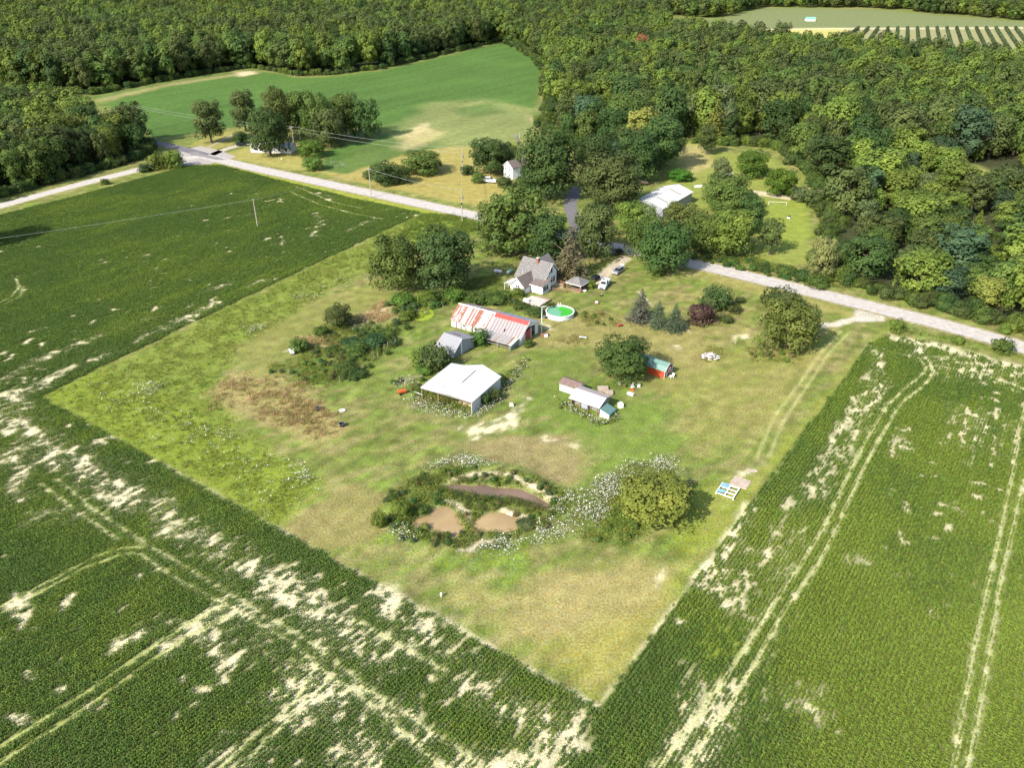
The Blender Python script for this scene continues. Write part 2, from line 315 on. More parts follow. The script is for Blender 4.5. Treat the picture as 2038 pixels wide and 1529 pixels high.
# clearings right of the road
paint([(1340, 285), (1395, 282), (1420, 300), (1500, 305), (1530, 310), (1590, 350), (1600, 390), (1610, 460), (1615, 520), (1560, 535), (1500, 520), (1500, 440), (1400, 420), (1300, 400), (1330, 340)], (.20, .22, .042), .9, 2, 1.5, 9, weed=.1)
paint([(1340, 285), (1400, 290), (1420, 330), (1370, 350)], (.36, .29, .12), .7, 3, 2, 6)
paint([(1500, 400), (1610, 400), (1615, 470), (1560, 500), (1505, 470)], (.20, .24, .032), .7, 2, 2, 6)
CLR2 = [(1885, 332), (1940, 326), (2005, 356), (2038, 372), (2000, 388), (1940, 370), (1900, 352)]
paint(CLR2, (.24, .25, .065), .9, 2, 2, 9)
paint([(1490, 385), (1570, 398), (1590, 392), (1500, 378)], (.5, .42, .28), .8, .6, .5, 4)
# far fields, orchard ground
paint([(1320, 36), (1434, 38), (1521, 15), (1735, 17), (1900, 32), (2045, 43), (2400, 58), (2400, 64), (1900, 54), (1500, 60), (1420, 72)], (.15, .168, .062), 1, 3, 2, 20)
paint([(1440, 57), (1660, 55), (1720, 57), (1680, 82), (1640, 76), (1500, 72)], (.38, .34, .10), 1, 3, 2, 20)
paint([(1690, 57), (2100, 55), (2400, 62), (2400, 160), (2045, 135), (1800, 114), (1650, 96)], (.25, .24, .11), 1, 3, 1, 20)
paint([(1490, 56), (2100, 53), (2400, 58), (2400, 61), (2100, 56), (1490, 59)], (.50, .42, .25), .8, 2, 0, 20)
paint([(860, 0), (960, 6), (1035, 12), (1035, 16), (940, 11), (860, 4)], (.50, .46, .12), 1, 3, 0, 20)
# --- crops
CROP1 = [(-330, 515), (0, 428), (150, 391), (285, 354), (370, 332), (440, 329), (560, 360), (700, 395), (840, 424), (455, 608), (80, 790), (640, 1102), (1190, 1410), (1240, 1530), (1260, 1720), (-420, 1720)]
CROP2 = [(1190, 1412), (1462, 1046), (1730, 684), (1775, 668), (1860, 684), (2045, 735), (2400, 830), (2500, 1720), (1258, 1720), (1240, 1530)]
for c in (CROP1, CROP2): paint(c, SOIL, 1, .5, .6, 4, crop=1, weed=0, field=1)
for r in (FINE,):   # plants thin out irregularly
    hue = sst(.4, .62, fbm(r.X, r.Y, 24, 83)); r.lay['hue'] = hue
def bare(px, wdt, dens=.1, rag=2.2, sc=3.5, col=SAND): paint(px, col, 1., 1.8, rag * 1.3, sc, line=wdt * 1.05, rows=True, brk=.5, crop=dens + .12)
def bare_poly(px, dens=.15, rag=2.5, sc=3.5, a=.9): paint(px, SAND, a, .8, rag, sc, rows=True, brk=.6, crop=dens)
# ragged sandy headland of the front-left field
for q, wd, dn in (([(20, 787), (15, 839), (69, 873), (113, 908)], 2.2, .08), ([(113, 908), (172, 932), (223, 973)], 2.4, .2), ([(223, 973), (275, 997)], 2.0, .25), ([(320, 1010), (343, 1059), (395, 1062), (446, 1097)], 1.7, .2),
                  ([(500, 1135), (584, 1189), (630, 1210)], 2.6, .1), ([(584, 1189), (670, 1258)], 1.8, .25), ([(754, 1194), (806, 1225), (865, 1273)], 1.8, .05), ([(640, 1242), (700, 1270), (788, 1311)], 2.2, .35), ([(892, 1367), (961, 1381)], 1.5, .3),
                  ([(996, 1415), (1080, 1430), (1134, 1470)], 1.5, .3), ([(1134, 1480), (1048, 1519), (900, 1540)], 2.0, .25), ([(400, 1250), (443, 1210), (470, 1225)], 1.6, .2), ([(340, 1290), (400, 1260), (445, 1290)], 1.8, .35), ([(430, 1320), (470, 1320), (500, 1300)], 1.0, .2),
                  ([(560, 1390), (620, 1350), (680, 1400)], 1.6, .25), ([(580, 1430), (680, 1470), (720, 1529)], 1.8, .25), ([(440, 1540), (520, 1490)], 1.2, .2), ([(70, 1040), (100, 1010), (130, 1030)], 1.6, .45), ([(0, 900), (40, 930), (30, 980)], 1.6, .35), ([(50, 990), (75, 980)], .8, .2),
                  ([(240, 1290), (275, 1260)], 1., .3), ([(320, 1230), (350, 1245)], .8, .25), ([(560, 1150), (580, 1135)], .5, .1), ([(610, 1170), (625, 1160)], .6, .2)):
    bare(q, wd, dn)
for q, wd in (([(20, 800), (69, 880), (172, 935), (275, 1000), (400, 1065), (515, 1150), (620, 1215), (700, 1275)], 3.6), ([(700, 1180), (806, 1230), (900, 1290), (980, 1345)], 2.2), ([(640, 1330), (760, 1420), (880, 1500)], 3.2), ([(470, 1230), (560, 1310), (640, 1400), (720, 1500)], 3.), ([(1000, 1400), (1120, 1450), (1100, 1529)], 3.2), ([(380, 1250), (450, 1215)], 2.4)):
    paint(q, SAND, .7, 2.5, 3.2, 4, line=wd * .85, rows=True, brk=.85, crop=.66)
paint([(1380, 1400), (1440, 1380), (1500, 1330), (1470, 1430), (1400, 1540), (1300, 1540)], SAND, .75, 2, 2, 4, rows=True, brk=.7, crop=.55); paint([(1500, 1200), (1580, 1060), (1620, 1010), (1600, 1090), (1540, 1200), (1480, 1260)], SAND, .7, 1, 1.5, 4, rows=True, brk=.7, crop=.6)
paint([(1790, 690), (1900, 720), (2045, 765), (2045, 790), (1930, 760), (1850, 735)], SAND, .7, 2, 2, 4, rows=True, brk=.7, crop=.6); paint([(1880, 800), (1990, 815), (1970, 900), (1880, 890)], SAND, .6, 2, 2, 3, rows=True, brk=.8, crop=.6)
for q in ([(0, 789), (40, 778), (86, 765)], [(86, 765), (148, 730)],): bare(q, 1.3, .03, 1.6)
for q, wd in (([(0, 760), (82, 712), (161, 684)], 1.0), ([(161, 684), (292, 634)], .7), ([(275, 675), (343, 645), (426, 603)], 1.0), ([(330, 658), (420, 612)], .5), ([(398, 583), (470, 562)], .5), ([(60, 735), (140, 690)], .5), ([(180, 720), (230, 700)], .5), ([(490, 570), (522, 557)], .6), ([(545, 486), (570, 484)], .6), ([(285, 510), (300, 508)], .5), ([(430, 440), (470, 430), (525, 424)], .35), ([(635, 385), (660, 392), (655, 398)], 1.0), ([(690, 460), (750, 435)], .5), ([(620, 470), (640, 440), (628, 425)], .6)):
    bare(q, wd, .12, 1.1, 2.5)
# sandy strips and patches of the right-hand field
for q, wd, dn in (([(1741, 747), (1709, 806), (1671, 859), (1641, 918), (1603, 980)], .95, .05), ([(1577, 1000), (1545, 1065)], .6, .05), ([(1532, 1087), (1500, 1135), (1469, 1180), (1456, 1208)], .9, .05), ([(1765, 759), (1741, 800), (1715, 841), (1679, 897), (1644, 959), (1626, 986)], .7, .15), ([(1790, 676), (1880, 693), (1968, 720), (2060, 742)], 1.9, .05), ([(1880, 715), (1960, 735), (2038, 750)], 1.2, .2), ([(1735, 700), (1750, 735)], 1.6, .3),
                  ([(1830, 690), (1830, 712)], 1.5, .4), ([(1868, 748), (1885, 752)], .9, .1), ([(1539, 1391), (1600, 1400), (1640, 1432)], .7, .2), ([(1600, 1370), (1625, 1378)], .7, .1), ([(1395, 1350), (1370, 1420), (1345, 1500)], 1.2, .35), ([(1450, 1400), (1420, 1470), (1400, 1529)], 1.0, .35), ([(1790, 890), (1800, 860)], .7, .4), ([(1700, 1115), (1725, 1110)], .6, .3), ([(1780, 905), (1790, 890)], .8, .4)):
    bare(q, wd, dn, 1.3, 2.2)
bare_poly([(1476, 1000), (1511, 1010), (1480, 1120), (1440, 1185), (1383, 1190), (1373, 1159), (1442, 1069)], .55, 1.5, 3, .9)
paint([(1395, 1250), (1470, 1240), (1460, 1300), (1410, 1330)], (.16, .20, .02), .8, 1, 1.5, 4, crop=.7, weed=.9)
for k in range(6):   # thin rows
    u0 = 1925 + k * 20; paint([(u0, 812 + (k % 3) * 12), (u0 - 12, 890 + (k % 2) * 40)], SAND, .8, .3, .4, 2, line=.28, crop=.15)
TRK = (.44, .43, .20)
TRACKS = [[(79, 963), (155, 1021), (234, 1076)], [(113, 956), (192, 1021), (289, 1083)], [(282, 1107), (347, 1152), (443, 1203), (584, 1285), (650, 1346), (719, 1391), (795, 1453), (890, 1540)],
          [(299, 1090), (374, 1134), (457, 1186), (618, 1282), (680, 1330), (730, 1374), (823, 1436), (980, 1540)], [(-40, 1230), (0, 1210), (103, 1155), (192, 1107), (247, 1091), (290, 1090)], [(-40, 1245), (0, 1222), (69, 1186), (165, 1133), (240, 1105), (282, 1104)],
          [(-30, 1505), (0, 1488), (128, 1408), (311, 1284), (381, 1239), (443, 1206)], [(-30, 1540), (0, 1519), (138, 1433), (294, 1322), (381, 1263), (450, 1228)], [(430, 1540), (500, 1470), (588, 1398), (610, 1360), (623, 1329)], [(470, 1540), (540, 1465), (640, 1370), (650, 1345)], [(702, 1232), (816, 1298), (892, 1343)],
          [(1732, 688), (1791, 706), (1829, 715), (1844, 732), (1832, 750), (1800, 774), (1765, 809), (1726, 874), (1691, 939), (1644, 1044), (1601, 1114), (1539, 1204), (1476, 1304), (1390, 1426), (1300, 1545)],
          [(1841, 713), (1856, 732), (1853, 753), (1830, 774), (1791, 806), (1750, 874), (1715, 939), (1668, 1044), (1625, 1128), (1559, 1221), (1504, 1322), (1431, 1433), (1355, 1545)],
          [(1856, 729), (1938, 741), (2045, 777)], [(2050, 780), (2036, 830), (2024, 894), (1991, 1060), (1957, 1208), (1933, 1322), (1905, 1484), (1896, 1540)], [(2075, 830), (2060, 880), (2027, 1000), (1995, 1138), (1975, 1256), (1957, 1370), (1933, 1495), (1922, 1540)],
          [(577, 382), (635, 407), (700, 425), (760, 436)], [(600, 376), (660, 402), (720, 415)], [(0, 602), (21, 592), (38, 572), (31, 555)], [(10, 605), (40, 590), (48, 570)]]
for i, t in enumerate(TRACKS):
    far = i >= 16; paint(t, TRK if i not in (4, 5, 6, 7) else (.34, .36, .12), .9, .3, .2, 1.6, line=.32 if not far else .45, crop=.22, flat=1)
for t in ([(110, 555), (290, 505)], [(-10, 700), (250, 620), (520, 530), (760, 450)], [(150, 620), (420, 540), (640, 470)], [(150, 720), (400, 600), (600, 530)], [(0, 470), (120, 410)], [(1480, 1395), (1545, 1290), (1590, 1215)], [(1960, 1090), (1925, 1230)], [(1905, 1390), (1890, 1500)], [(1985, 1260), (1965, 1400), (1950, 1500)]):
    paint(t, (.30, .30, .10), .5, .3, .2, 2, line=.22, crop=.2)
# pale edge where crop meets yard
paint([(1190, 1408), (1330, 1222), (1462, 1044)], SAND, .8, .25, .4, 3, line=.16, crop=.1); paint([(1190, 1408), (1000, 1300), (700, 1135)], SAND, .7, .25, .5, 3, line=.15, crop=.1); paint([(700, 1135), (300, 912)], SAND, .5, .3, .5, 3, line=.2)
# sandy spots in the yard
for q, rg in (([(915, 862), (960, 845), (1000, 826), (1035, 822), (1030, 848), (990, 868), (940, 874)], 2.), ([(1075, 868), (1110, 862), (1105, 880), (1080, 878)], 1.2), ([(1120, 885), (1150, 880), (1150, 898)], 1.), ([(1340, 686), (1362, 688), (1360, 696), (1342, 696)], .5), ([(1455, 670), (1490, 664), (1500, 672), (1460, 678)], .8),
              ([(1345, 648), (1360, 640), (1375, 664), (1362, 660)], .4), ([(1300, 1160), (1325, 1135), (1320, 1150), (1295, 1175)], .6), ([(990, 850), (1050, 790), (1055, 795), (1000, 860)], .6), ([(1055, 600), (1085, 598), (1090, 612), (1060, 610)], .6), ([(1080, 640), (1110, 660), (1070, 650)], .7), ([(1500, 930), (1516, 920), (1510, 938)], .4), ([(1470, 940), (1500, 935), (1500, 945), (1474, 948)], .5), ([(560, 700), (590, 690), (600, 700)], .8), ([(725, 630), (760, 605), (780, 612), (740, 640)], 1.)):
    paint(q, SAND, .9, .8, rg * 1.4, 2.5, brk=.85)
for q in ([(1506, 912), (1541, 830), (1592, 762), (1633, 703), (1674, 659)], [(1530, 909), (1562, 833), (1609, 765), (1650, 703), (1690, 662)]): paint(q, (.40, .38, .15), .75, .2, .15, 3, line=.2)
paint([(1742, 622), (1710, 634), (1660, 645), (1600, 652), (1560, 655)], (.46, .40, .30), .95, .5, .8, 3, line=1.2)
paint([(1700, 615), (1760, 622), (1760, 640), (1700, 640)], (.43, .385, .31), .9, .5, .6, 3)
paint([(1245, 515), (1222, 530), (1198, 550), (1180, 562)], (.43, .355, .25), .95, .4, .5, 3, line=1.9); paint([(1240, 520), (1215, 538), (1192, 556)], (.36, .27, .17), .6, .3, .6, 2, line=.4)
paint([(1085, 548), (1130, 556), (1120, 575), (1085, 565)], (.40, .30, .17), .8, .6, .5, 3)
paint([(1270, 580), (1300, 610)], (.5, .42, .3), .6, .3, .3, 3, line=.3)
for r in (FINE, COARSE):
    f_ = r.L('field'); sp = sst(.70, .76, fbm(r.X, r.Y, 2.2, 171, 2) * .75 + fbm(r.X, r.Y, 18, 173, 2) * .25) * (f_ > .5); r.col[:] = r.col * (1 - sp[..., None] * .8) + np.array(SAND) * sp[..., None] * .8; r.L('crop')[:] *= 1 - .75 * sp
    n_ = fbm((r.X * .582 + r.Y * .813) / 60, (-r.X * .813 + r.Y * .582) / 4.5, 1., 175, 4) * .5 + fbm(r.X, r.Y, 40, 177) * .5; fd = inside(r.X, r.Y, PA(FD)); r.col[:] = np.where(fd[..., None], r.col * (.55 + .9 * n_)[..., None] , r.col)
# plants that read as masses: where flowers, reeds, tall weeds stand
def grow(px, lay, dens, rag=1.5, soft=1., line=None, sc=4, col=None, a=.6):
    paint(px, col, a, soft, rag, sc, line, **{lay: dens})
grow([(250, 800), (420, 840), (560, 920), (650, 975), (600, 985), (480, 930), (330, 880)], 'flower', .16, 4); grow([(130, 770), (300, 760), (560, 1000), (540, 1030)], 'flower', .05, 5); grow([(520, 900), (600, 925), (645, 980), (600, 960)], 'flower', .45, 2)
grow([(270, 760), (330, 770), (320, 790), (270, 785)], 'flower', .5, 2); grow([(480, 660), (530, 640), (530, 655), (490, 672)], 'flower', .6, 1.5); grow([(560, 600), (640, 570), (760, 540), (650, 600)], 'flower', .12, 3)
grow([(845, 935), (900, 918), (965, 918), (1000, 940), (960, 938), (900, 932), (860, 945)], 'flower', 1.6, .8); grow([(1125, 965), (1140, 1000), (1090, 1055), (1080, 1050), (1125, 995)], 'flower', 1.2, .7)
grow([(1140, 1010), (1170, 970), (1240, 925), (1330, 915), (1360, 945), (1290, 950), (1230, 985), (1190, 1050), (1130, 1075), (1110, 1060)], 'flower', 1.6, 1.2, col=(.16, .17, .05)); grow([(950, 1085), (1010, 1070), (1090, 1060), (1140, 1075), (1000, 1105), (940, 1105)], 'flower', 1.3, 1.5); grow([(775, 1060), (800, 1055), (830, 1075), (790, 1080)], 'flower', 1.2, 1)
grow([(813, 795), (840, 800), (900, 812), (940, 828), (930, 838), (880, 832), (820, 815)], 'flower', 2.2, .7); grow([(940, 832), (985, 800), (1045, 715), (1052, 712), (1040, 735), (990, 808), (950, 835)], 'flower', 1.5, .4, col=(.16, .16, .06)); grow([(1110, 800), (1150, 830), (1195, 850), (1232, 830), (1235, 805), (1215, 842), (1190, 838), (1140, 815)], 'flower', 1.3, .6)
grow([(770, 760), (840, 752), (850, 770), (790, 775)], 'flower', .8, 1); grow([(1470, 690), (1560, 720), (1600, 710), (1500, 700)], 'flower', .35, 1); grow([(690, 640), (760, 650), (780, 660), (700, 660)], 'flower', .4, 1); grow([(650, 315), (690, 330), (700, 338), (660, 332)], 'flower', .6, .5); grow([(780, 630), (890, 605), (895, 612), (790, 640)], 'flower', .5, .7)
grow([(1800, 648), (1880, 672), (1870, 676), (1800, 660)], 'flower', .25, .5)
# tall weeds
grow([(1150, 1060), (1210, 990), (1240, 1010), (1300, 1060), (1240, 1088), (1160, 1085)], 'weed', 2.2, .8, col=(.10, .15, .025)); grow([(1120, 1040), (1180, 960), (1260, 920), (1350, 930), (1380, 1000), (1250, 1000), (1190, 1060)], 'weed', 1.6, 1, col=(.12, .15, .03))
grow([(770, 1040), (800, 960), (900, 935), (1010, 940), (1110, 970), (1130, 1010), (1080, 1060), (1000, 1095), (900, 1100), (800, 1075)], 'weed', 2.4, 1, col=(.12, .15, .035)); grow([(640, 650), (700, 640), (800, 650), (790, 680), (720, 740), (660, 770), (590, 760), (530, 730), (600, 700)], 'weed', 1.5, 1.5, col=(.12, .15, .03)); grow([(530, 740), (640, 745), (690, 720), (640, 790), (560, 760)], 'weed', 1.3, 1.5)
grow([(820, 760), (900, 780), (930, 800), (930, 828), (820, 808)], 'weed', 2., .6); grow([(990, 785), (1050, 715), (1040, 712), (985, 770)], 'weed', 2., .3); grow([(1110, 790), (1200, 840), (1235, 810), (1230, 840), (1190, 850), (1110, 805)], 'weed', 2., .4); grow([(1390, 685), (1440, 695), (1440, 722), (1390, 722)], 'weed', 1.3, .5); grow([(1480, 690), (1600, 695), (1600, 725), (1500, 720)], 'weed', 1.3, .8)
grow([(1150, 625), (1190, 618), (1235, 630), (1230, 655), (1160, 650)], 'weed', 1.5, .8, col=(.20, .19, .06)); grow([(1110, 680), (1140, 665), (1175, 670), (1170, 685), (1130, 690)], 'weed', 1.2, .6); grow([(780, 620), (900, 590), (1000, 590), (1040, 612), (900, 605), (800, 650)], 'weed', 2., 1, col=(.10, .14, .03)); grow([(880, 570), (990, 545), (1010, 575), (1010, 600), (900, 600)], 'weed', 1.8, 1, col=(.09, .13, .03))
grow([(1770, 640), (1820, 660), (1990, 690), (2045, 710), (2045, 720), (1900, 680), (1770, 660)], 'weed', 1.4, .4, col=(.14, .19, .03)); grow([(1370, 512), (1500, 530), (1600, 560), (1700, 580), (1600, 540), (1500, 512)], 'weed', 1.8, .5, col=(.10, .14, .03)); grow([(840, 425), (945, 430), (950, 460), (830, 480), (790, 470)], 'weed', 1.6, 1, col=(.13, .20, .025))
grow([(700, 640), (760, 600), (800, 600), (790, 630), (730, 650)], 'tall', .9, 1, col=(.33, .24, .12)); grow([(590, 670), (650, 665), (660, 690), (610, 700)], 'tall', .8, 1.5, col=(.33, .24, .12)); grow([(545, 745), (640, 800), (690, 850), (650, 880), (540, 850), (440, 810), (420, 788), (480, 750)], 'tall', .9, 4.5, 2.5, None, 5); grow([(500, 760), (600, 800), (680, 850), (640, 870), (520, 830)], 'weed', .9, 4, 2, None, 5)
# ------------------------------------------------------------------ pond shapes
def cr(x0, y0, k, l): return [(x0 + a / k, y0 + b / k) for a, b in l]
WZ = -.28
POND = [cr(720, 890, 4.43, q) for q in ([(430, 690), (480, 640), (590, 610), (640, 545), (740, 530), (820, 580), (840, 650), (890, 690), (900, 760), (800, 805), (700, 765), (560, 745), (470, 740)],
        [(1000, 660), (1050, 615), (1130, 590), (1240, 585), (1390, 640), (1360, 735), (1250, 755), (1100, 745), (990, 750)], [(670, 350), (780, 332), (900, 340), (1000, 350), (1090, 335), (1180, 365), (1280, 368), (1400, 378), (1540, 438), (1640, 500), (1690, 560), (1620, 560), (1520, 510), (1400, 475), (1250, 448), (1100, 432), (1000, 425), (860, 405), (780, 385)])]
PONDW = [PA(q, WZ) for q in POND]
for q in PONDW: paint(q, (.24, .17, .10), 1, .3, .2, 2, world=True, weed=0, flower=0)
for q in (cr(720, 890, 4.43, [(730, 465), (850, 520), (930, 590), (950, 660)]), cr(720, 890, 4.43, [(1240, 550), (1330, 595), (1450, 620)]), cr(720, 890, 4.43, [(1060, 265), (1200, 250), (1340, 275), (1460, 340), (1600, 410), (1690, 470)]), cr(720, 890, 4.43, [(880, 930), (960, 930), (1040, 850), (1150, 850)]), cr(720, 890, 4.43, [(1000, 250), (780, 300)])):
    paint(q, (.50, .41, .27), .95, .3, .7, 2, line=.6, weed=.15, flower=0)
grow(cr(720, 890, 4.43, [(830, 560), (870, 600), (890, 680), (840, 690), (800, 600)]), 'tall', 1.5, .4)
reed_l = [cr(720, 890, 4.43, q) for q in ([(480, 290), (680, 270), (680, 330), (560, 350), (400, 350)], [(790, 400), (1000, 440), (1250, 460), (1500, 500), (1580, 560), (1500, 580), (1350, 520), (1200, 520), (1050, 570), (950, 560), (920, 500), (790, 450)], [(850, 290), (1050, 270), (1060, 330), (860, 335)], [(580, 800), (700, 790), (860, 850), (840, 910), (600, 880)], [(250, 420), (330, 400), (320, 470), (200, 490)])]
for q in reed_l: grow(q, 'reed', 1.6, .4, .4)
grow([(640, 690), (700, 640), (790, 650), (800, 690), (740, 720), (680, 760)], 'reed', .25, 1)
def ground_z(x, y):
    x = np.asarray(x, float); y = np.asarray(y, float); z = np.zeros(x.shape)
    cx, cy = P(945, 1012); ex, ey = (x - cx) / 14.5, (y - cy) / 13.5; rr = np.hypot(ex, ey)
    near = rr < 1.8
    if near.any():
        xn, yn = x[near], y[near]; b = .55 * np.exp(-((rr[near] - .92) / .22) ** 2)
        d = np.full(xn.shape, 1e9)
        for q in PONDW: d = np.minimum(d, sdist(xn, yn, q))
        z[near] = b * sst(0, 1.5, d) - 1.1 * sst(.5, -.8, d)
    mx, my = P(1250, 1010); z += .9 * np.exp(-(((x - mx) / 9) ** 2 + ((y - my) / 7) ** 2) ** 1.5)
    return z
# ------------------------------------------------------------------ ground sheet
def axis(a, b, st, lo, hi, g=1.09):
    m = list(np.arange(a, b + 1e-6, st)); s = st
    while m[-1] < hi: s *= g; m.append(m[-1] + s)
    s = st; l = []
    q = a
    while q > lo: s *= g; q -= s; l.append(q)
    return np.array(l[::-1] + m)
gx = axis(-150, 140, .45, -2500, 2500, 1.06); gy = axis(62, 330, .45, -300, 3800, 1.012)
GX, GY = np.meshgrid(gx, gy); nxg, nyg = len(gx), len(gy)
xf, yf = GX.ravel(), GY.ravel()
isf = (xf > -244) & (xf < 184) & (yf > 59) & (yf < 419)
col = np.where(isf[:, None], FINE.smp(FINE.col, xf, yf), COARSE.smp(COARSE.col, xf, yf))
me = bpy.data.meshes.new('ground'); nv = nxg * nyg; nf = (nxg - 1) * (nyg - 1)
me.vertices.add(nv); me.vertices.foreach_set('co', np.stack([xf, yf, ground_z(xf, yf)], 1).ravel())
i = (np.arange(nyg - 1)[:, None] * nxg + np.arange(nxg - 1)[None]).ravel()
me.loops.add(nf * 4); me.loops.foreach_set('vertex_index', np.stack([i, i + 1, i + nxg + 1, i + nxg], 1).ravel().astype(np.int32))
me.polygons.add(nf); me.polygons.foreach_set('loop_start', (np.arange(nf) * 4).astype(np.int32)); me.polygons.foreach_set('use_smooth', np.ones(nf, bool))
me.update()
ca = me.attributes.new('albedo', 'FLOAT_COLOR', 'POINT'); ca.data.foreach_set('color', np.concatenate([col, np.ones((nv, 1))], 1).ravel().astype(np.float32))
ground = bpy.data.objects.new('ground', me); C.objects.link(ground); tag(ground, kind='structure')
def ground_material():
    m, n, b, N, L = mk('ground_cover')
    at = N('ShaderNodeAttribute'); at.attribute_name = 'albedo'
    tc = N('ShaderNodeTexCoord'); t1 = N('ShaderNodeTexNoise'); t1.inputs['Scale'].default_value = 2.6; t1.inputs['Detail'].default_value = 5; t1.inputs['Roughness'].default_value = .7
    t2 = N('ShaderNodeTexNoise'); t2.inputs['Scale'].default_value = .35; t2.inputs['Detail'].default_value = 6
    t3 = N('ShaderNodeTexNoise'); t3.inputs['Scale'].default_value = 1.1; t3.inputs['Detail'].default_value = 5; t3.inputs['Roughness'].default_value = .7
    for t in (t1, t2, t3): L(tc.outputs['Object'], t.inputs[0])
    def ramp(src, lo, hi, a, bb):
        q = N('ShaderNodeMapRange'); q.inputs[1].default_value = lo; q.inputs[2].default_value = hi; q.inputs[3].default_value = a; q.inputs[4].default_value = bb; L(src, q.inputs[0]); return q.outputs[0]
    a = ramp(t1.outputs[0], .25, .75, .42, 1.58); c = ramp(t2.outputs[0], .3, .7, .82, 1.18)
    mu = N('ShaderNodeMath'); mu.operation = 'MULTIPLY'; L(a, mu.inputs[0]); L(c, mu.inputs[1])
    hs = N('ShaderNodeHueSaturation'); L(at.outputs['Color'], hs.inputs['Color']); L(mu.outputs[0], hs.inputs['Value']); L(ramp(t3.outputs[0], .3, .7, .485, .52), hs.inputs['Hue']); L(ramp(t3.outputs[0], .3, .7, 1.12, .85), hs.inputs['Saturation'])
    L(hs.outputs[0], b.inputs['Base Color']); b.inputs['Roughness'].default_value = .95; b.inputs['Specular IOR Level'].default_value = .1
    bp = N('ShaderNodeBump'); bp.inputs['Strength'].default_value = .7; bp.inputs['Distance'].default_value = .25; L(t1.outputs[0], bp.inputs['Height']); L(bp.outputs[0], b.inputs['Normal'])
    return m
me.materials.append(ground_material())
# pond water
def water_mat(name, c1, c2, sc):
    m = mat(name, c1, .12, .2, sc, .0, col2=c2, spec=.4); return m
wms = (water_mat('muddy_water', (.46, .33, .155), (.36, .25, .12), .15), water_mat('darker_muddy_water', (.25, .165, .11), (.19, .13, .09), .15))
for k, q in enumerate(PONDW):
    c_ = np.mean(q, 0); o = MB().add([(*(c_ + (np.array(p) - c_) * (1.10 if k < 2 else 1.05)), WZ - .004 * k) for p in q], [tuple(range(len(q)))]).build('pond_water', wms[k // 2]); tag(o, kind='structure')
sx_, sy_ = P(838, 626)
o = MB().disc(sx_, sy_, .05, 3.4, 28, 4.2).build('duckweed_pond', water_mat('duckweed', (.33, .40, .03), (.22, .32, .02), 1.2)); o.data.materials[0].node_tree.nodes['Principled BSDF'].inputs['Roughness'].default_value = .7; tag(o, kind='structure')
# ------------------------------------------------------------------ roads
def smoothpts(pts, n=6):
    out = []
    for k in range(len(pts) - 1):
        p0, p1, p2, p3 = [np.array(pts[max(0, min(len(pts) - 1, k + d))]) for d in (-1, 0, 1, 2)]
        for s in range(n):
            t = s / n; out.append(.5 * ((2 * p1) + (p2 - p0) * t + (2 * p0 - 5 * p1 + 4 * p2 - p3) * t * t + (3 * p1 - p0 - 3 * p2 + p3) * t ** 3))
    out.append(np.array(pts[-1])); return [tuple(p) for p in out]
def strip(name, pts, wl, wr, z, m, kind='structure', parent=None):
    P_ = [np.array(p) for p in pts]; vs = []
    for k, p in enumerate(P_):
        t = P_[min(k + 1, len(P_) - 1)] - P_[max(k - 1, 0)]; t = t / np.linalg.norm(t); nn = np.array((-t[1], t[0]))
        vs += [(*(p + nn * wl), z), (*(p - nn * wr), z)]
    o = MB().add(vs, [(2 * k, 2 * k + 1, 2 * k + 3, 2 * k + 2) for k in range(len(P_) - 1)]).build(name, m, parent)
    if kind: tag(o, kind=kind)
    return o
def road_mat(name, c, seed=0, cracks=True):
    m, n, b, N, L = mk(name)
    tc = N('ShaderNodeTexCoord'); t = N('ShaderNodeTexNoise'); t.inputs['Scale'].default_value = .6; t.inputs['Detail'].default_value = 8; t.inputs['Roughness'].default_value = .7; L(tc.outputs['Object'], t.inputs[0])
    r = N('ShaderNodeValToRGB'); r.color_ramp.elements[0].position = .3; r.color_ramp.elements[1].position = .7
    r.color_ramp.elements[0].color = (*[x * .72 for x in c], 1); r.color_ramp.elements[1].color = (*[x * 1.15 for x in c], 1); L(t.outputs[0], r.inputs[0])
    vo = N('ShaderNodeTexVoronoi'); vo.feature = 'DISTANCE_TO_EDGE'; vo.inputs['Scale'].default_value = .22; L(tc.outputs['Object'], vo.inputs[0])
    lt = N('ShaderNodeMapRange'); lt.inputs[1].default_value = .0; lt.inputs[2].default_value = .018; lt.inputs[3].default_value = .8 if cracks else 1; lt.inputs[4].default_value = 1; L(vo.outputs[0], lt.inputs[0])
    hs = N('ShaderNodeHueSaturation'); L(r.outputs[0], hs.inputs['Color']); L(lt.outputs[0], hs.inputs['Value']); L(hs.outputs[0], b.inputs['Base Color']); b.inputs['Roughness'].default_value = .9
    return m
asph = road_mat('old_asphalt', (.40, .362, .322)); dasph = road_mat('darker_asphalt', (.13, .12, .125)); grav = road_mat('pale_gravel', (.38, .335, .265), cracks=False)
RD = smoothpts(PA([(405, 310), (500, 333), (620, 359), (760, 389), (945, 429), (1130, 470), (1240, 495), (1407, 531), (1500, 553), (1640, 587), (1800, 627), (1879, 647), (2038, 692), (2250, 760)]), 5)
paint(RD, line=4.0, world=True, soft=.4, weed=0, flower=0); strip('verge_gravel', RD, 4.4, 4.4, .012, mat('verge', (.42, .36, .20), .95, .4, .8)); strip('country_road', RD, 3.25, 3.25, .03, asph)
for dx in (-.13, .13): strip('centre_line', [(p[0], p[1]) for p in RD[6:]], dx + .05, -dx + .05, .036, mat('worn_yellow_paint', (.72, .60, .26), .8, .3, 2, col2=(.55, .48, .36)))
for dx in (-3.0, 3.0): strip('edge_line', RD, dx + .05, -dx + .05, .036, mat('worn_white_paint', (.72, .69, .65), .8, .2, 1, col2=(.6, .55, .5)))
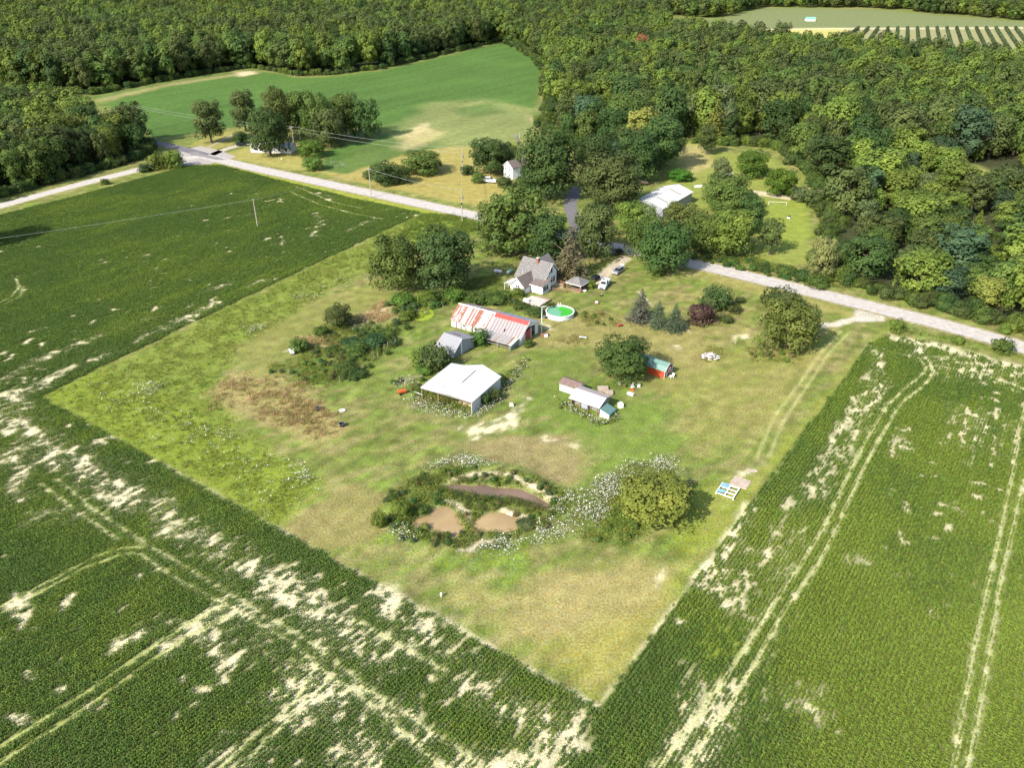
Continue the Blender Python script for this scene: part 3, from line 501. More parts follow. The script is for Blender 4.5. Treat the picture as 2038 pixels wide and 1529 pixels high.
for dx in (-1.6, 1.6): strip('wheel_track', RD, dx + .35, -dx + .35, .034, mat('polished_asphalt', (.56, .51, .46), .85, .2, .8))
LR = smoothpts(PA([(405, 310), (330, 322), (270, 339), (170, 364), (0, 410), (-250, 480)]), 6)
paint(LR, line=3.4, world=True, soft=.4, weed=0, flower=0); strip('verge_gravel', LR, 4.2, 4.2, .010, mat('verge_b', (.36, .33, .12), .95, .4, .8)); strip('side_road', LR, 2.9, 2.9, .022, road_mat('pale_road', (.42, .38, .33)))
paint([(380, 330), (330, 290), (470, 285), (480, 300), (430, 330)], weed=0)
BR = smoothpts(PA([(410, 309), (370, 298), (330, 288), (290, 281), (220, 262), (130, 240)]), 5); strip('back_road', BR, 2.9, 2.9, .026, dasph)
strip('house_driveway', smoothpts(PA([(415, 311), (440, 300), (465, 292), (495, 285)])), 1.9, 1.9, .018, grav); strip('field_lane', smoothpts(PA([(400, 300), (430, 285), (460, 270), (480, 262)])), 1.2, 1.2, .014, mat('lane_sand', (.45, .39, .22), .95, .3))
o = MB().add([(*P(u, v), .018) for u, v in ((352, 302), (398, 290), (440, 300), (470, 312), (420, 326), (350, 330))], [(0, 1, 2, 3, 4, 5)]).build('junction_apron', road_mat('apron', (.33, .29, .255))); tag(o, kind='structure')
o = MB().add([(*P(u, v), .040) for u, v in ((375, 304), (392, 301), (400, 306), (432, 312), (452, 318), (430, 318), (400, 311), (380, 309))], [tuple(range(8))]).build('tar_patch', road_mat('tar_patched', (.20, .18, .17))); tag(o, kind='structure')
strip('wooded_lane', smoothpts(PA([(1150, 372), (1140, 390), (1135, 410), (1142, 432), (1148, 452), (1148, 470)])), 2.4, 2.4, .02, dasph); strip('lane_gravel', smoothpts(PA([(1120, 462), (1150, 462), (1170, 468)])), 1.3, 1.3, .012, grav)
# ------------------------------------------------------------------ trees
def quads_mesh(name, V, tone, m):
    """V: (n,4,3) leaf quads"""
    n = len(V); me = bpy.data.meshes.new(name); me.vertices.add(n * 4); me.vertices.foreach_set('co', V.reshape(-1).astype(np.float32))
    me.loops.add(n * 4); me.loops.foreach_set('vertex_index', np.arange(n * 4, dtype=np.int32)); me.polygons.add(n); me.polygons.foreach_set('loop_start', np.arange(0, n * 4, 4, dtype=np.int32)); me.update()
    a = me.attributes.new('tone', 'FLOAT', 'FACE'); a.data.foreach_set('value', np.asarray(tone, np.float32)); me.materials.append(m); return me
def unit(a): return a / (np.linalg.norm(a, axis=-1, keepdims=True) + 1e-9)
def cards(pos, nrm, size, asp=.75, rng=RNG):
    t = unit(np.cross(nrm, rng.normal(size=nrm.shape))); b = np.cross(nrm, t); s = np.asarray(size)[:, None] * .5
    t = t * s; b = b * s * asp; return np.stack([pos - t - b * .5, pos + t * .2 - b, pos + t + b * .5, pos - t * .2 + b], 1)
def crown(seed, H=12., W=10., base=.14, nl=34, per=150, leaf=.5, lobe=.24, top=1.0, rag=.35, droop=0., flat=.8, dome=.35):
    """a crown of leafy boughs: lobes spread through an uneven envelope, each a shell of leaf sprays"""
    r = np.random.default_rng(seed); P_, N_, T_, S_ = [], [], [], []
    for k in range(nl):
        f = (k + .5) / nl; zc = base + (1 - base) * (.12 + .82 * f ** .9)
        env = math.sqrt(max(.02, 1 - ((zc - base) / (1 - base) - .42) ** 2 / (.62 if zc > .5 else .45))) ** (1.1 * top)
        a = k * 2.399 + r.normal() * .35; rad = W / 2 * env * (.78 if k % 3 else .35) * (1 - rag * r.random() * .6)
        lr = W * lobe * (.65 + .6 * r.random()); c = np.array([rad * math.cos(a), rad * math.sin(a), H * zc - lr * .25 - droop * rad * .3])
        d = unit(r.normal(size=(per, 3)) + np.array([math.cos(a) * .35, math.sin(a) * .35, .3]))
        sh = lr * (.72 + .36 * r.random(per))[:, None] * (1 + .25 * np.sin(d[:, :1] * 5 + k) * np.sin(d[:, 1:2] * 6 + k * 2))
        p = c + d * sh * np.array([1, 1, flat])
        P_.append(p); dm = unit((p - np.array([0, 0, H * .45])) / np.array([W, W, H * .8])); N_.append(unit(d * (1 - dome) + dm * dome * 1.3 + r.normal(size=d.shape) * .28 + np.array([0, 0, .15]))); T_.append(np.clip(.5 + .13 * r.normal() + .08 * r.normal(size=per), 0, 1)); S_.append(leaf * (.6 + .8 * r.random(per)))
    p, nn, t, s = map(np.concatenate, (P_, N_, T_, S_)); p[:, 2] = np.maximum(p[:, 2], .35)
    return cards(p, nn, s, rng=r), t
def conifer(seed, H=9., W=5., tiers=17, leaf=.3, sparse=1., base=.05, hang=.25, per=34):
    r = np.random.default_rng(seed); P_, N_, T_, S_ = [], [], [], []
    for k in range(tiers):
        f = k / (tiers - 1); zc = H * (base + (1 - base) * f); rad = W / 2 * (1 - f) ** .8 * (.85 + .3 * r.random()) + .12; nb = max(4, int(13 * (1 - f * .6) * sparse))
        for j in range(nb):
            if sparse < 1 and r.random() > .8: continue
            a = 2 * math.pi * j / nb + k * 1.7 + r.normal() * .15; L_ = rad * (.7 + .45 * r.random()); q = max(5, int(per * L_ / (W / 2)))
            u = r.random(q) ** .7; x = u * L_; sp = (r.random(q) - .5) * .55 * L_ * (1.1 - u * .6)
            p = np.stack([x * math.cos(a) - sp * math.sin(a), x * math.sin(a) + sp * math.cos(a), zc - hang * x - .15 * u * u * L_ + (r.random(q) - .5) * .22], 1)
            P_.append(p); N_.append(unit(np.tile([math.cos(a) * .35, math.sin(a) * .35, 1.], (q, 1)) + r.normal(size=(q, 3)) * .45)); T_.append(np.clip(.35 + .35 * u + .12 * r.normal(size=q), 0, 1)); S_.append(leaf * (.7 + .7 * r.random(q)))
    return cards(np.concatenate(P_), np.concatenate(N_), np.concatenate(S_), .5, r), np.concatenate(T_)
def trunk_mesh(name, H, r0, seed, top=.75, limbs=6):
    rr = random.Random(seed); m = MB(); pts = [(0, 0, -.3)]
    for k in range(1, 5): pts.append((rr.uniform(-.15, .15) * k * .5, rr.uniform(-.15, .15) * k * .5, H * top * k / 4))
    for k in range(4): m.tube(pts[k], pts[k + 1], r0 * (1 - k * .22), r0 * (1 - (k + 1) * .22), 7)
    for k in range(limbs):
        a = k * 2.4 + rr.random(); z = H * rr.uniform(.25, .6); L_ = H * rr.uniform(.18, .3)
        m.tube((0, 0, z), (L_ * math.cos(a), L_ * math.sin(a), z + L_ * .8), r0 * .38, r0 * .08, 5)
    me = bpy.data.meshes.new(name); me.from_pydata(m.v, [], m.f); me.materials.append(M['bark']); return me
PROTO = {}
def proto(k, H, W, V, t, tr=.28):
    PROTO[k] = (H, W, quads_mesh('crown', V, t, M['leaf']), trunk_mesh('trunk', H, H * tr / 10, len(PROTO)))
proto('oak', 15, 13, *crown(1, 15, 13, .10, 52, 190, .50, .17))
proto('maple', 13, 11, *crown(2, 13, 11, .08, 44, 190, .46, .18, flat=.9))
proto('tall', 16, 10, *crown(3, 16, 10, .10, 46, 180, .48, .18, top=.8, rag=.5))
proto('airy', 12, 10, *crown(4, 12, 10, .08, 60, 95, .42, .14, rag=.7, droop=.5))
proto('round', 8, 8, *crown(5, 8, 8, .02, 46, 150, .34, .17, rag=.15))
proto('shrub', 3, 3.6, *crown(6, 3, 3.6, .0, 26, 110, .24, .21, rag=.5))
proto('spruce', 9, 5, *conifer(7)); proto('scraggly', 14, 7, *conifer(8, 14, 7.5, 20, .42, .8, .12, .45, 40)); proto('spindly', 11, 7, *crown(9, 11, 7, .12, 30, 80, .40, .15, rag=.9, droop=.6))
proto('woodA', 15, 11, *crown(11, 15, 11, .10, 40, 95, .66, .17, top=.8, rag=.3, dome=.72)); proto('woodB', 15, 11, *crown(12, 15, 11, .08, 34, 105, .70, .19, rag=.4, dome=.7)); proto('woodC', 17, 10, *crown(13, 17, 10, .10, 44, 80, .60, .16, top=.7, rag=.45, dome=.5)); proto('woodD', 14, 11, *crown(14, 14, 11, .08, 46, 80, .60, .15, droop=.5, rag=.35, dome=.5))
proto('farA', 15, 11, *crown(21, 15, 11, .10, 26, 62, .9, .17, top=.8, rag=.3, dome=.8)); proto('farB', 17, 11, *crown(22, 17, 11, .10, 30, 52, .9, .16, rag=.4, dome=.75))
GREEN = {'dark': (.052, .090, .024), 'mid': (.086, .130, .028), 'bright': (.124, .172, .030), 'yellow': (.158, .180, .038), 'lime': (.090, .160, .028), 'olive': (.078, .104, .030), 'blue': (.085, .105, .085), 'brown': (.135, .120, .062), 'purple': (.088, .052, .042), 'pale': (.17, .18, .06), 'grey': (.105, .135, .050)}
def plant(name, label, cat, x, y, h, wd, pk, colr, group=None, rz=None, z=None, tr=True):
    H, W, cm, tm = PROTO[pk]; z = float(ground_z(x, y)) if z is None else z
    t = thing(name, label, cat, (x, y, z), random.uniform(0, 6.28) if rz is None else rz, group)
    c = colr if isinstance(colr, tuple) else GREEN[colr]
    for nm, me in ((('trunk', tm),) if tr else ()) + (('crown', cm),):
        o = bpy.data.objects.new(nm, me); C.objects.link(o); o.parent = t; o.scale = (wd / W, wd / W, h / H); o.color = (*c, 1)
    return t
def plant_px(name, label, cat, ub, vb, vt, wpx, pk, colr, group=None, dz=0, **k):
    x, y = P(ub, vb); wd = wpx * depth(y, 4) / FPX; back = (.12 if pk in ('spruce', 'scraggly', 'tall') else .26) * wd; x *= 1 + back / y; y += back; dd = (vt - 764.5) / FPX; h = CAM_H - (sP + dd * cP) / (cP - dd * sP) * (y + .16 * wd)
    return plant(name, label, cat, x, y, max(.6, h), wd, pk, colr, group, **k)
T = plant_px
T('broadleaf_tree', 'big dark oak with olive leaves left of the white house, right of a pair', 'tree', 885, 588, 452, 128, 'oak', (.048, .078, .022))
T('broadleaf_tree', 'lighter green leafy tree left of the dark oak by the overgrown garden', 'tree', 792, 588, 465, 104, 'maple', 'mid')
T('broadleaf_tree', 'broad grey green tree behind the white house at the road edge', 'tree', 1030, 520, 358, 150, 'airy', 'mid'); T('broadleaf_tree', 'lower bushy tree at the left foot of the broad roadside tree', 'tree', 985, 512, 390, 96, 'airy', 'mid'); T('broadleaf_tree', 'dark green tree at the right foot of the broad roadside tree, behind the grey roof', 'tree', 1090, 530, 420, 92, 'maple', 'dark')
T('broadleaf_tree', 'tall deep green maple hiding the right half of the two storey farmhouse', 'tree', 1088, 405, 255, 124, 'oak', (.048, .086, .022)); T('broadleaf_tree', 'small tree in front of the two storey farmhouse, under the tall maple', 'tree', 1062, 398, 330, 70, 'maple', 'dark')
T('broadleaf_tree', 'rounded olive tree between the wooded lane and the scraggly spruce', 'tree', 1182, 522, 400, 92, 'maple', 'olive')
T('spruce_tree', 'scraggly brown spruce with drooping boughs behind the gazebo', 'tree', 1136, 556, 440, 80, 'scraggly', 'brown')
T('broadleaf_tree', 'large dark tree left of the pole barn beside the wooded lane', 'tree', 1212, 432, 300, 128, 'oak', 'olive'); T('broadleaf_tree', 'dark tree behind the large one left of the pole barn', 'tree', 1180, 372, 262, 84, 'oak', 'dark'); T('broadleaf_tree', 'dark green tree at the left edge of the lawn behind the pole barn', 'tree', 1262, 368, 258, 96, 'maple', 'dark'); T('broadleaf_tree', 'tree at the top left corner of the back lawn', 'tree', 1310, 340, 225, 88, 'tall', 'dark')
T('broadleaf_tree', 'round deep green maple on the near road edge casting shade on the asphalt', 'tree', 1318, 552, 440, 108, 'maple', (.050, .088, .022)); T('broadleaf_tree', 'leafy tree behind the round maple, at the end of the driveway', 'tree', 1283, 520, 425, 86, 'oak', 'mid'); T('broadleaf_tree', 'greenish yellow tree in front of the pole barn', 'tree', 1262, 470, 398, 84, 'maple', 'bright')
T('broadleaf_tree', 'yellow green tree along the far road edge below the pole barn', 'tree', 1445, 516, 410, 104, 'maple', 'bright'); T('broadleaf_tree', 'tree with a few orange leaves against the pole barn front', 'tree', 1348, 470, 396, 84, 'airy', (.10, .125, .03)); T('broadleaf_tree', 'leafy tree filling the gap between the orange leaved and yellow green trees', 'tree', 1395, 510, 420, 86, 'maple', 'mid')
T('broadleaf_tree', 'dense dark tree right of the pole barn', 'tree', 1440, 440, 345, 98, 'oak', 'mid'); T('broadleaf_tree', 'columnar tree rising behind the dense tree right of the pole barn', 'tree', 1430, 395, 312, 42, 'tall', 'grey'); T('broadleaf_tree', 'dark tree right of the yellow green roadside tree', 'tree', 1490, 465, 385, 52, 'tall', 'dark'); T('broadleaf_tree', 'small dark tree right of the dense tree by the pole barn', 'tree', 1482, 440, 378, 44, 'maple', 'dark')
T('broadleaf_tree', 'round bright tree on the back lawn at the edge of the wood', 'tree', 1494, 356, 296, 64, 'round', (.075, .135, .02)); T('broadleaf_tree', 'round bright tree on the back lawn left of the small shed', 'tree', 1551, 392, 333, 64, 'round', (.08, .15, .018)); T('broadleaf_tree', 'thin tree on the back lawn next to the sandy spot', 'tree', 1405, 308, 245, 34, 'tall', 'olive')
T('pine_tree', 'spindly grey green pine standing on the small lawn by the road', 'tree', 1530, 512, 428, 62, 'spindly', 'olive'); T('broadleaf_tree', 'pale yellow green tree at the edge of the wood by the road', 'tree', 1628, 562, 464, 62, 'airy', 'pale')
T('willow_tree', 'broad yellow green tree beside the gravel field entrance', 'tree', 1560, 708, 588, 116, 'maple', (.112, .138, .030)); T('broadleaf_tree', 'dark small tree peeping out behind the tree at the gravel entrance', 'tree', 1552, 622, 574, 78, 'shrub', 'olive')
T('broadleaf_tree', 'wide round yellow green tree on the flower covered mound beside the pond', 'tree', 1297, 1056, 950, 154, 'maple', (.150, .165, .030))
T('broadleaf_tree', 'dark glossy walnut tree overhanging the red shed', 'tree', 1236, 765, 668, 112, 'oak', (.054, .084, .020))
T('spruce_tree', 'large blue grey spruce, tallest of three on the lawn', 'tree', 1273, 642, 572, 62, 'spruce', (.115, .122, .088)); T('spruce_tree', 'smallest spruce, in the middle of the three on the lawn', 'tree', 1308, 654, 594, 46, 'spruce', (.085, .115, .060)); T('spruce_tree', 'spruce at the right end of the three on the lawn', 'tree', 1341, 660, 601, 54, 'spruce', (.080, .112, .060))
T('bush', 'dark purple leaved bush on the lawn right of the spruces', 'bush', 1393, 648, 602, 54, 'shrub', 'purple'); T('bush', 'green lilac bush behind the purple leaved bush', 'bush', 1424, 622, 570, 60, 'shrub', (.065, .105, .03)); T('bush', 'small grey shrub on the lawn, farthest of the three small ones by the road', 'bush', 1471, 604, 590, 22, 'shrub', 'olive'); T('bush', 'small grey shrub on the lawn, middle one of three', 'bush', 1458, 624, 603, 30, 'shrub', 'olive'); T('bush', 'small shrub on the lawn, nearest of the three small ones', 'bush', 1445, 645, 626, 26, 'shrub', 'olive')
T('bush', 'large green bush standing alone left of the garden', 'bush', 676, 656, 604, 54, 'round', 'olive'); T('bush', 'low bush below the large one left of the garden', 'bush', 640, 671, 648, 34, 'shrub', 'mid'); T('bush', 'round bush beside the white garden box', 'bush', 598, 704, 672, 38, 'shrub', 'mid')
T('bush', 'sprawling dark shrub left of the grey shed', 'bush', 868, 742, 685, 66, 'shrub', (.07, .10, .03)); T('bush', 'pale bush in front of the sprawling shrub by the grey shed', 'bush', 838, 730, 698, 48, 'shrub', 'bright'); T('bush', 'bright low bush above the white barn roof corner', 'bush', 845, 748, 728, 36, 'shrub', 'lime'); T('bush', 'shrub between the grey shed and the long barn', 'bush', 953, 690, 655, 44, 'shrub', (.06, .11, .025)); T('bush', 'leafy shrub against the front end of the long barn', 'bush', 1052, 692, 676, 22, 'shrub', 'mid'); T('bush', 'tall weeds bush against the side wall of the white barn', 'bush', 985, 800, 773, 26, 'shrub', 'olive'); T('bush', 'dark shrub against the white barn side near the front', 'bush', 966, 810, 782, 22, 'shrub', 'dark')
T('bush', 'clipped hedge bush at the patio corner, left of the pool', 'bush', 1066, 630, 611, 40, 'shrub', (.07, .10, .025)); T('bush', 'hedge bush left of the patio, nearest the house', 'bush', 1038, 616, 601, 36, 'shrub', (.075, .11, .025)); T('bush', 'hedge bush right of the patio, behind the pool', 'bush', 1093, 618, 601, 28, 'shrub', (.075, .10, .025)); T('bush', 'rounded bush beside the gazebo', 'bush', 1177, 576, 556, 16, 'shrub', 'bright'); T('bush', 'bush at the left corner of the house', 'bush', 1030, 592, 572, 30, 'shrub', 'bright')
for k, (u, v, vt, wp, cc) in enumerate(((800, 612, 585, 52, 'lime'), (850, 606, 580, 46, 'bright'), (905, 602, 572, 42, 'lime'), (945, 610, 588, 44, 'mid'), (985, 608, 585, 46, 'mid'), (810, 640, 618, 30, 'bright'))):
    T('bush', ['bright sumac clump left of the duckweed pond, under the lighter tree', 'green bush above the duckweed pond, under the dark oak', 'bright green bush behind the rusty end of the long barn', 'bush behind the rusty roof ridge', 'bush between the long barn and the house', 'yellowish bush at the left rim of the duckweed pond'][k], 'bush', u, v, vt, wp, 'shrub', cc)
for k, (u, v, vt, wp, cc) in enumerate(((802, 1038, 992, 36, 'bright'), (757, 1055, 1008, 32, 'bright'), (845, 1056, 1028, 24, 'yellow'), (1046, 1058, 1032, 40, 'grey'), (840, 1025, 1002, 28, 'mid'), (785, 1000, 978, 26, 'mid'))):
    T('bush', ['bright green bush at the left bank of the muddy pond', 'leafy bush at the far left rim of the pond mound', 'feathery yellow bush standing in the left pond', 'grey willow bush at the right end of the lower pond', 'bush on the upper bank of the left pond', 'bush on the upper left rim of the pond mound'][k], 'bush', u, v, v - (v - vt) * .78, wp, 'shrub', cc)
for k, (u, v, vt, wp, cc) in enumerate(((712, 708, 668, 46, 'mid'), (745, 690, 655, 50, (.05, .10, .035)), (700, 690, 664, 40, (.05, .10, .035)), (690, 745, 706, 50, 'mid'), (715, 755, 722, 38, 'dark'), (770, 672, 645, 36, 'mid'), (660, 700, 682, 28, 'mid'), (785, 690, 670, 26, 'olive'))):
    T('garden_plant',  ['tall green vegetable bush in the middle of the overgrown garden', 'blue green asparagus mass at the upper right of the overgrown garden', 'blue green clump in the middle left of the overgrown garden', 'dark leafy bush at the lower end of the overgrown garden', 'dark low bush at the bottom corner of the garden', 'weedy bush at the top of the garden rows', 'small bush beside the orange soil strip in the garden', 'weedy bush along the garden fence posts'][k], 'garden plant', u, v, v - (v - vt) * .62, wp, 'shrub', cc)
# trees around the house at the junction
for a in (('solitary dark tree at the road junction, leftmost on the verge', 422, 286, 196, 58, 'tall', 'olive'), ('tall narrow tree behind the junction house, against the green field', 490, 262, 176, 50, 'tall', 'olive'), ('large dark tree in front of the white junction house', 540, 316, 213, 80, 'oak', 'dark'), ('pale green tree at the left end of the grove', 560, 285, 172, 66, 'maple', (.095, .12, .03)), ('tree in the back of the grove, second from its left end', 605, 280, 178, 66, 'maple', 'mid'), ('tree in the middle of the grove', 640, 290, 182, 62, 'maple', 'mid'), ('tree at the back right of the grove', 690, 276, 182, 70, 'oak', 'mid'), ('drooping tree at the right end of the grove', 730, 280, 190, 64, 'airy', 'dark'), ('round olive tree at the front of the grove', 658, 296, 212, 74, 'oak', 'olive')):
    T('broadleaf_tree', a[0], 'tree', *a[1:])
for a in (('bright round bush by the driveway of the junction house', 622, 315, 276, 58, 'lime'), ('smaller bright bush at the road edge below the grove', 624, 341, 310, 42, 'lime'), ('left bush of the pair on the road bank', 765, 371, 320, 60, 'dark'), ('low bush between the pair on the road bank', 797, 368, 328, 44, 'dark'), ('large bush on the road bank beside the yellow lawn', 842, 350, 297, 84, 'mid'), ('small dark bush beside the utility pole in the road bank', 733, 358, 338, 22, 'olive'), ('small bush in front of the white pickup by the farmhouse', 951, 366, 342, 28, 'mid'), ('bush at the foot of the tree by the transformer pole', 930, 349, 328, 28, 'dark')):
    T('bush', a[0], 'bush', *a[1:5], 'round', a[5])
T('broadleaf_tree', 'dark bushy tree left of the two storey farmhouse', 'tree', 975, 352, 272, 84, 'oak', 'dark'); T('broadleaf_tree', 'lighter tree behind the two storey farmhouse', 'tree', 1005, 345, 283, 52, 'maple', 'mid'); T('bush', 'brownish bushes in front of the two storey farmhouse', 'bush', 1003, 374, 350, 34, 'shrub', 'olive')
T('bush', 'left bush of the pair at the side road corner', 'bush', 318, 338, 302, 42, 'shrub', 'bright'); T('bush', 'right bush of the pair at the side road corner', 'bush', 348, 336, 298, 40, 'shrub', 'bright'); T('bush', 'low bush below the pair at the side road corner', 'bush', 292, 343, 325, 30, 'shrub', 'dark'); T('broadleaf_tree', 'small dark tree over the parked car at the junction house', 'tree', 480, 288, 260, 28, 'round', 'dark'); T('bush', 'tiny shrub alone on the side road verge', 'bush', 210, 368, 355, 18, 'shrub', 'mid')
T('bush', 'clipped bright green round shrub behind the pole barn', 'bush', 1353, 362, 335, 50, 'round', (.06, .155, .02)); T('bush', 'roadside bush beside the gravel field entrance', 'bush', 1781, 664, 634, 30, 'shrub', 'bright'); T('bush', 'roadside bush nearest the right picture edge', 'bush', 1990, 705, 672, 44, 'shrub', 'mid'); T('bush', 'low roadside bush at the middle of the right verge', 'bush', 1903, 688, 668, 26, 'shrub', 'bright')
for k, (u, v, vt, wp) in enumerate(((1592, 404, 372, 40), (1618, 415, 372, 46), (1512, 540, 524, 40), (1560, 548, 528, 46), (1600, 560, 536, 50), (1450, 526, 512, 40), (1625, 575, 545, 46))):
    T('bush', ['grey bush left of the small shed', 'bush in front of the small shed', 'hedge bush on the far road edge below the spindly pine', 'hedge bush on the far road edge, third from the pale tree', 'dark hedge bush on the far road edge left of the pale tree', 'low hedge bush on the far road edge below the yellow green tree', 'dense bush at the foot of the pale yellow green tree'][k], 'bush', u, v, vt, wp, 'shrub', ('grey', 'olive', 'mid', 'mid', 'dark', 'mid', 'mid')[k])
T('broadleaf_tree', 'tree outside the left picture edge that shades the bean field', 'tree', -70, 505, 370, 100, 'oak', 'dark')
T('broadleaf_tree', 'rust orange dying tree standing out in the wood near the top', 'tree', 1272, 122, 66, 30, 'tall', (.26, .12, .05)); T('broadleaf_tree', 'reddish brown tree in the wood below the orchard rows', 'tree', 1740, 128, 96, 30, 'maple', (.20, .11, .055))
# dead tree: bare limbs
x, y = P(1037, 318); dt = thing('dead_tree', 'bare grey dead tree behind the two storey farmhouse', 'tree', (x, y, 0)); m = MB(); rr = random.Random(4)
def limb(p, d, L_, r, k):
    q = (p[0] + d[0] * L_, p[1] + d[1] * L_, p[2] + d[2] * L_); m.tube(p, q, r, r * .6, 5)
    if k:
        for _ in range(3): e = Vector((d[0] + rr.uniform(-.6, .6), d[1] + rr.uniform(-.6, .6), d[2] + rr.uniform(-.2, .3))).normalized(); limb(q, tuple(e), L_ * .68, r * .6, k - 1)
limb((0, 0, 0), (0, 0, 1), 4.5, .35, 4); m.build('trunk', mat('dead_wood', (.42, .36, .30), .9, .3), dt)
# ---- woods
def fill(polys, holes, sp, inset=2.5):
    W_ = [PA(q) for q in polys]; H_ = [PA(q) for q in holes]; out = []
    for q in W_:
        a = np.array(q); lo, hi = a.min(0), a.max(0); hi = np.minimum(hi, [1300, 2200]); lo = np.maximum(lo, [-1300, 100])
        gx_, gy_ = np.meshgrid(np.arange(lo[0], hi[0], sp), np.arange(lo[1], hi[1], sp)); gx_ = gx_ + (np.arange(gx_.shape[0])[:, None] % 2) * sp * .5
        x = gx_.ravel() + RNG.uniform(-.38, .38, gx_.size) * sp; y = gy_.ravel() + RNG.uniform(-.38, .38, gx_.size) * sp
        k = inside(x, y, q) & (sdist(x, y, q) < -inset) & (RNG.random(x.size) > .07)
        for h in H_: k &= ~inside(x, y, h)
        out.append(np.stack([x[k], y[k]], 1))
    p = np.concatenate(out); u, v = to_px(p[:, 0], p[:, 1], 8.)
    return p[(u > -120) & (u < 2160) & (v > -140) & (v < 1000)]
def woods_colour(x, y, k):
    n = float(fbm(np.array([x]), np.array([y]), 45, 61)[0]); q = random.random()
    base = GREEN['mid'] if n < .47 else (GREEN['olive'] if n < .56 else GREEN['bright'])
    if q < .06: base = GREEN['grey']
    elif q < .09: base = (.055, .095, .045)
    elif q < .11: base = GREEN['yellow']
    elif q < .28: base = GREEN['dark']
    s = random.uniform(.8, 1.2); return tuple(c * s for c in base)
pR = fill([WR], [[(1880, 332), (2010, 328), (2050, 366), (2050, 418), (1990, 415), (1890, 385)], [(1575, 350), (1650, 360), (1655, 432), (1580, 425)], [(1075, 250), (1160, 300), (1190, 340), (1175, 350), (1100, 270)]], 9.8, 1.6); pL1 = fill([WL1], [], 8.4); pL2 = fill([WL2], [[(860, -5), (1045, -5), (1045, 16), (860, 10)]], 9.5)
FAR = [(1035, -60), (1035, -2), (1330, 32), (1434, 37), (1521, 14), (1735, 16), (1900, 31), (2045, 42), (2500, 62), (2500, -60)]
pF = fill([FAR], [], 11.)
def vis(p):  # on screen
    u, v = to_px(p[:, 0], p[:, 1], 9.); return (u > 5) & (u < 2033) & (v > 0)
allp = np.concatenate([np.c_[pR, np.zeros(len(pR))], np.c_[pL1, np.ones(len(pL1))], np.c_[pL2, np.full(len(pL2), 2)], np.c_[pF, np.full(len(pF), 3)]])
allp = allp[np.argsort(np.hypot(allp[:, 0], allp[:, 1]))]; vv = vis(allp); idx = np.flatnonzero(vv)[:270]; near = np.zeros(len(allp), bool); near[idx] = True
WLAB = {0: ('broadleaf tree in the dense wood filling the right half beyond the road', 'trees of the wood right of the road'), 1: ('broadleaf tree in the thick wood beside the side road at the left edge', 'trees of the wood beside the side road'), 2: ('broadleaf tree in the wood behind the far green field', 'trees of the wood behind the far field')}
for x, y, k in allp[near]:
    lab, grp = WLAB[int(k)]; edge = int(k) == 1
    sz = random.choice((.55, .7, .85, 1.0, 1.2, 1.5)) * random.uniform(.9, 1.1); u_, v_ = to_px(x, y); h = random.uniform(12, 15) * sz ** .7 * (1.25 if v_ < 330 else 1) if k == 0 else random.uniform(15.5, 18.5) * sz ** .3
    if k == 0 and v_ > 440: h *= .78
    plant('woodland_tree', lab, 'tree', x, y, h, (11.5 if k == 0 else 12.5) * sz * (.85 if k == 0 and v_ > 440 else 1), random.choice(('woodA', 'woodB', 'woodC', 'woodD')) if random.random() > .07 else 'spruce', woods_colour(x, y, k), grp, z=0)
# ------------------------------------------------------------------ masses: instanced on points (nobody could count them)
def nodegroup(name, coll):
    g = bpy.data.node_groups.new(name, 'GeometryNodeTree'); g.interface.new_socket('Geometry', in_out='INPUT', socket_type='NodeSocketGeometry'); g.interface.new_socket('Geometry', in_out='OUTPUT', socket_type='NodeSocketGeometry')
    N, L = g.nodes.new, g.links.new; gi, go = N('NodeGroupInput'), N('NodeGroupOutput'); ci = N('GeometryNodeCollectionInfo'); ci.inputs['Collection'].default_value = coll
    ci.inputs['Separate Children'].default_value = True; ci.inputs['Reset Children'].default_value = True
    ip = N('GeometryNodeInstanceOnPoints'); ip.inputs['Pick Instance'].default_value = True
    def att(n, t):
        a = N('GeometryNodeInputNamedAttribute'); a.data_type = t; a.inputs['Name'].default_value = n; return a.outputs['Attribute']
    L(gi.outputs[0], ip.inputs['Points']); L(ci.outputs[0], ip.inputs['Instance']); L(att('idx', 'INT'), ip.inputs['Instance Index']); L(att('scl', 'FLOAT_VECTOR'), ip.inputs['Scale']); L(att('rot', 'FLOAT_VECTOR'), ip.inputs['Rotation'])
    L(ip.outputs[0], go.inputs[0]); return g
def scatter(name, label, cat, pos, rotz, scl, idx, protos):
    """protos: list of (mesh, colour); all stand in one object"""
    coll = bpy.data.collections.new(name + '_kinds')
    for k, (me, c) in enumerate(protos):
        if me.materials[0] == M['leaf']: me = me.copy(); me.materials[0] = leaf_mat('leaves_' + name, col=c)
        o = bpy.data.objects.new('%s_%02d' % (name, k), me); coll.objects.link(o)
    n = len(pos); me = bpy.data.meshes.new(name); me.vertices.add(n); me.vertices.foreach_set('co', np.asarray(pos, np.float32).ravel())
    a = me.attributes.new('idx', 'INT', 'POINT'); a.data.foreach_set('value', np.asarray(idx, np.int32))
    s = np.asarray(scl, np.float32); s = np.repeat(s[:, None], 3, 1) if s.ndim == 1 else s
    a = me.attributes.new('scl', 'FLOAT_VECTOR', 'POINT'); a.data.foreach_set('vector', s.ravel())
    rt = np.zeros((n, 3), np.float32); rt[:, 2] = rotz; a = me.attributes.new('rot', 'FLOAT_VECTOR', 'POINT'); a.data.foreach_set('vector', rt.ravel())
    o = bpy.data.objects.new(name, me); C.objects.link(o); md = o.modifiers.new('spread', 'NODES'); md.node_group = nodegroup(name, coll)
    return tag(o, label, cat, None, 'stuff')
fp = allp[~near]
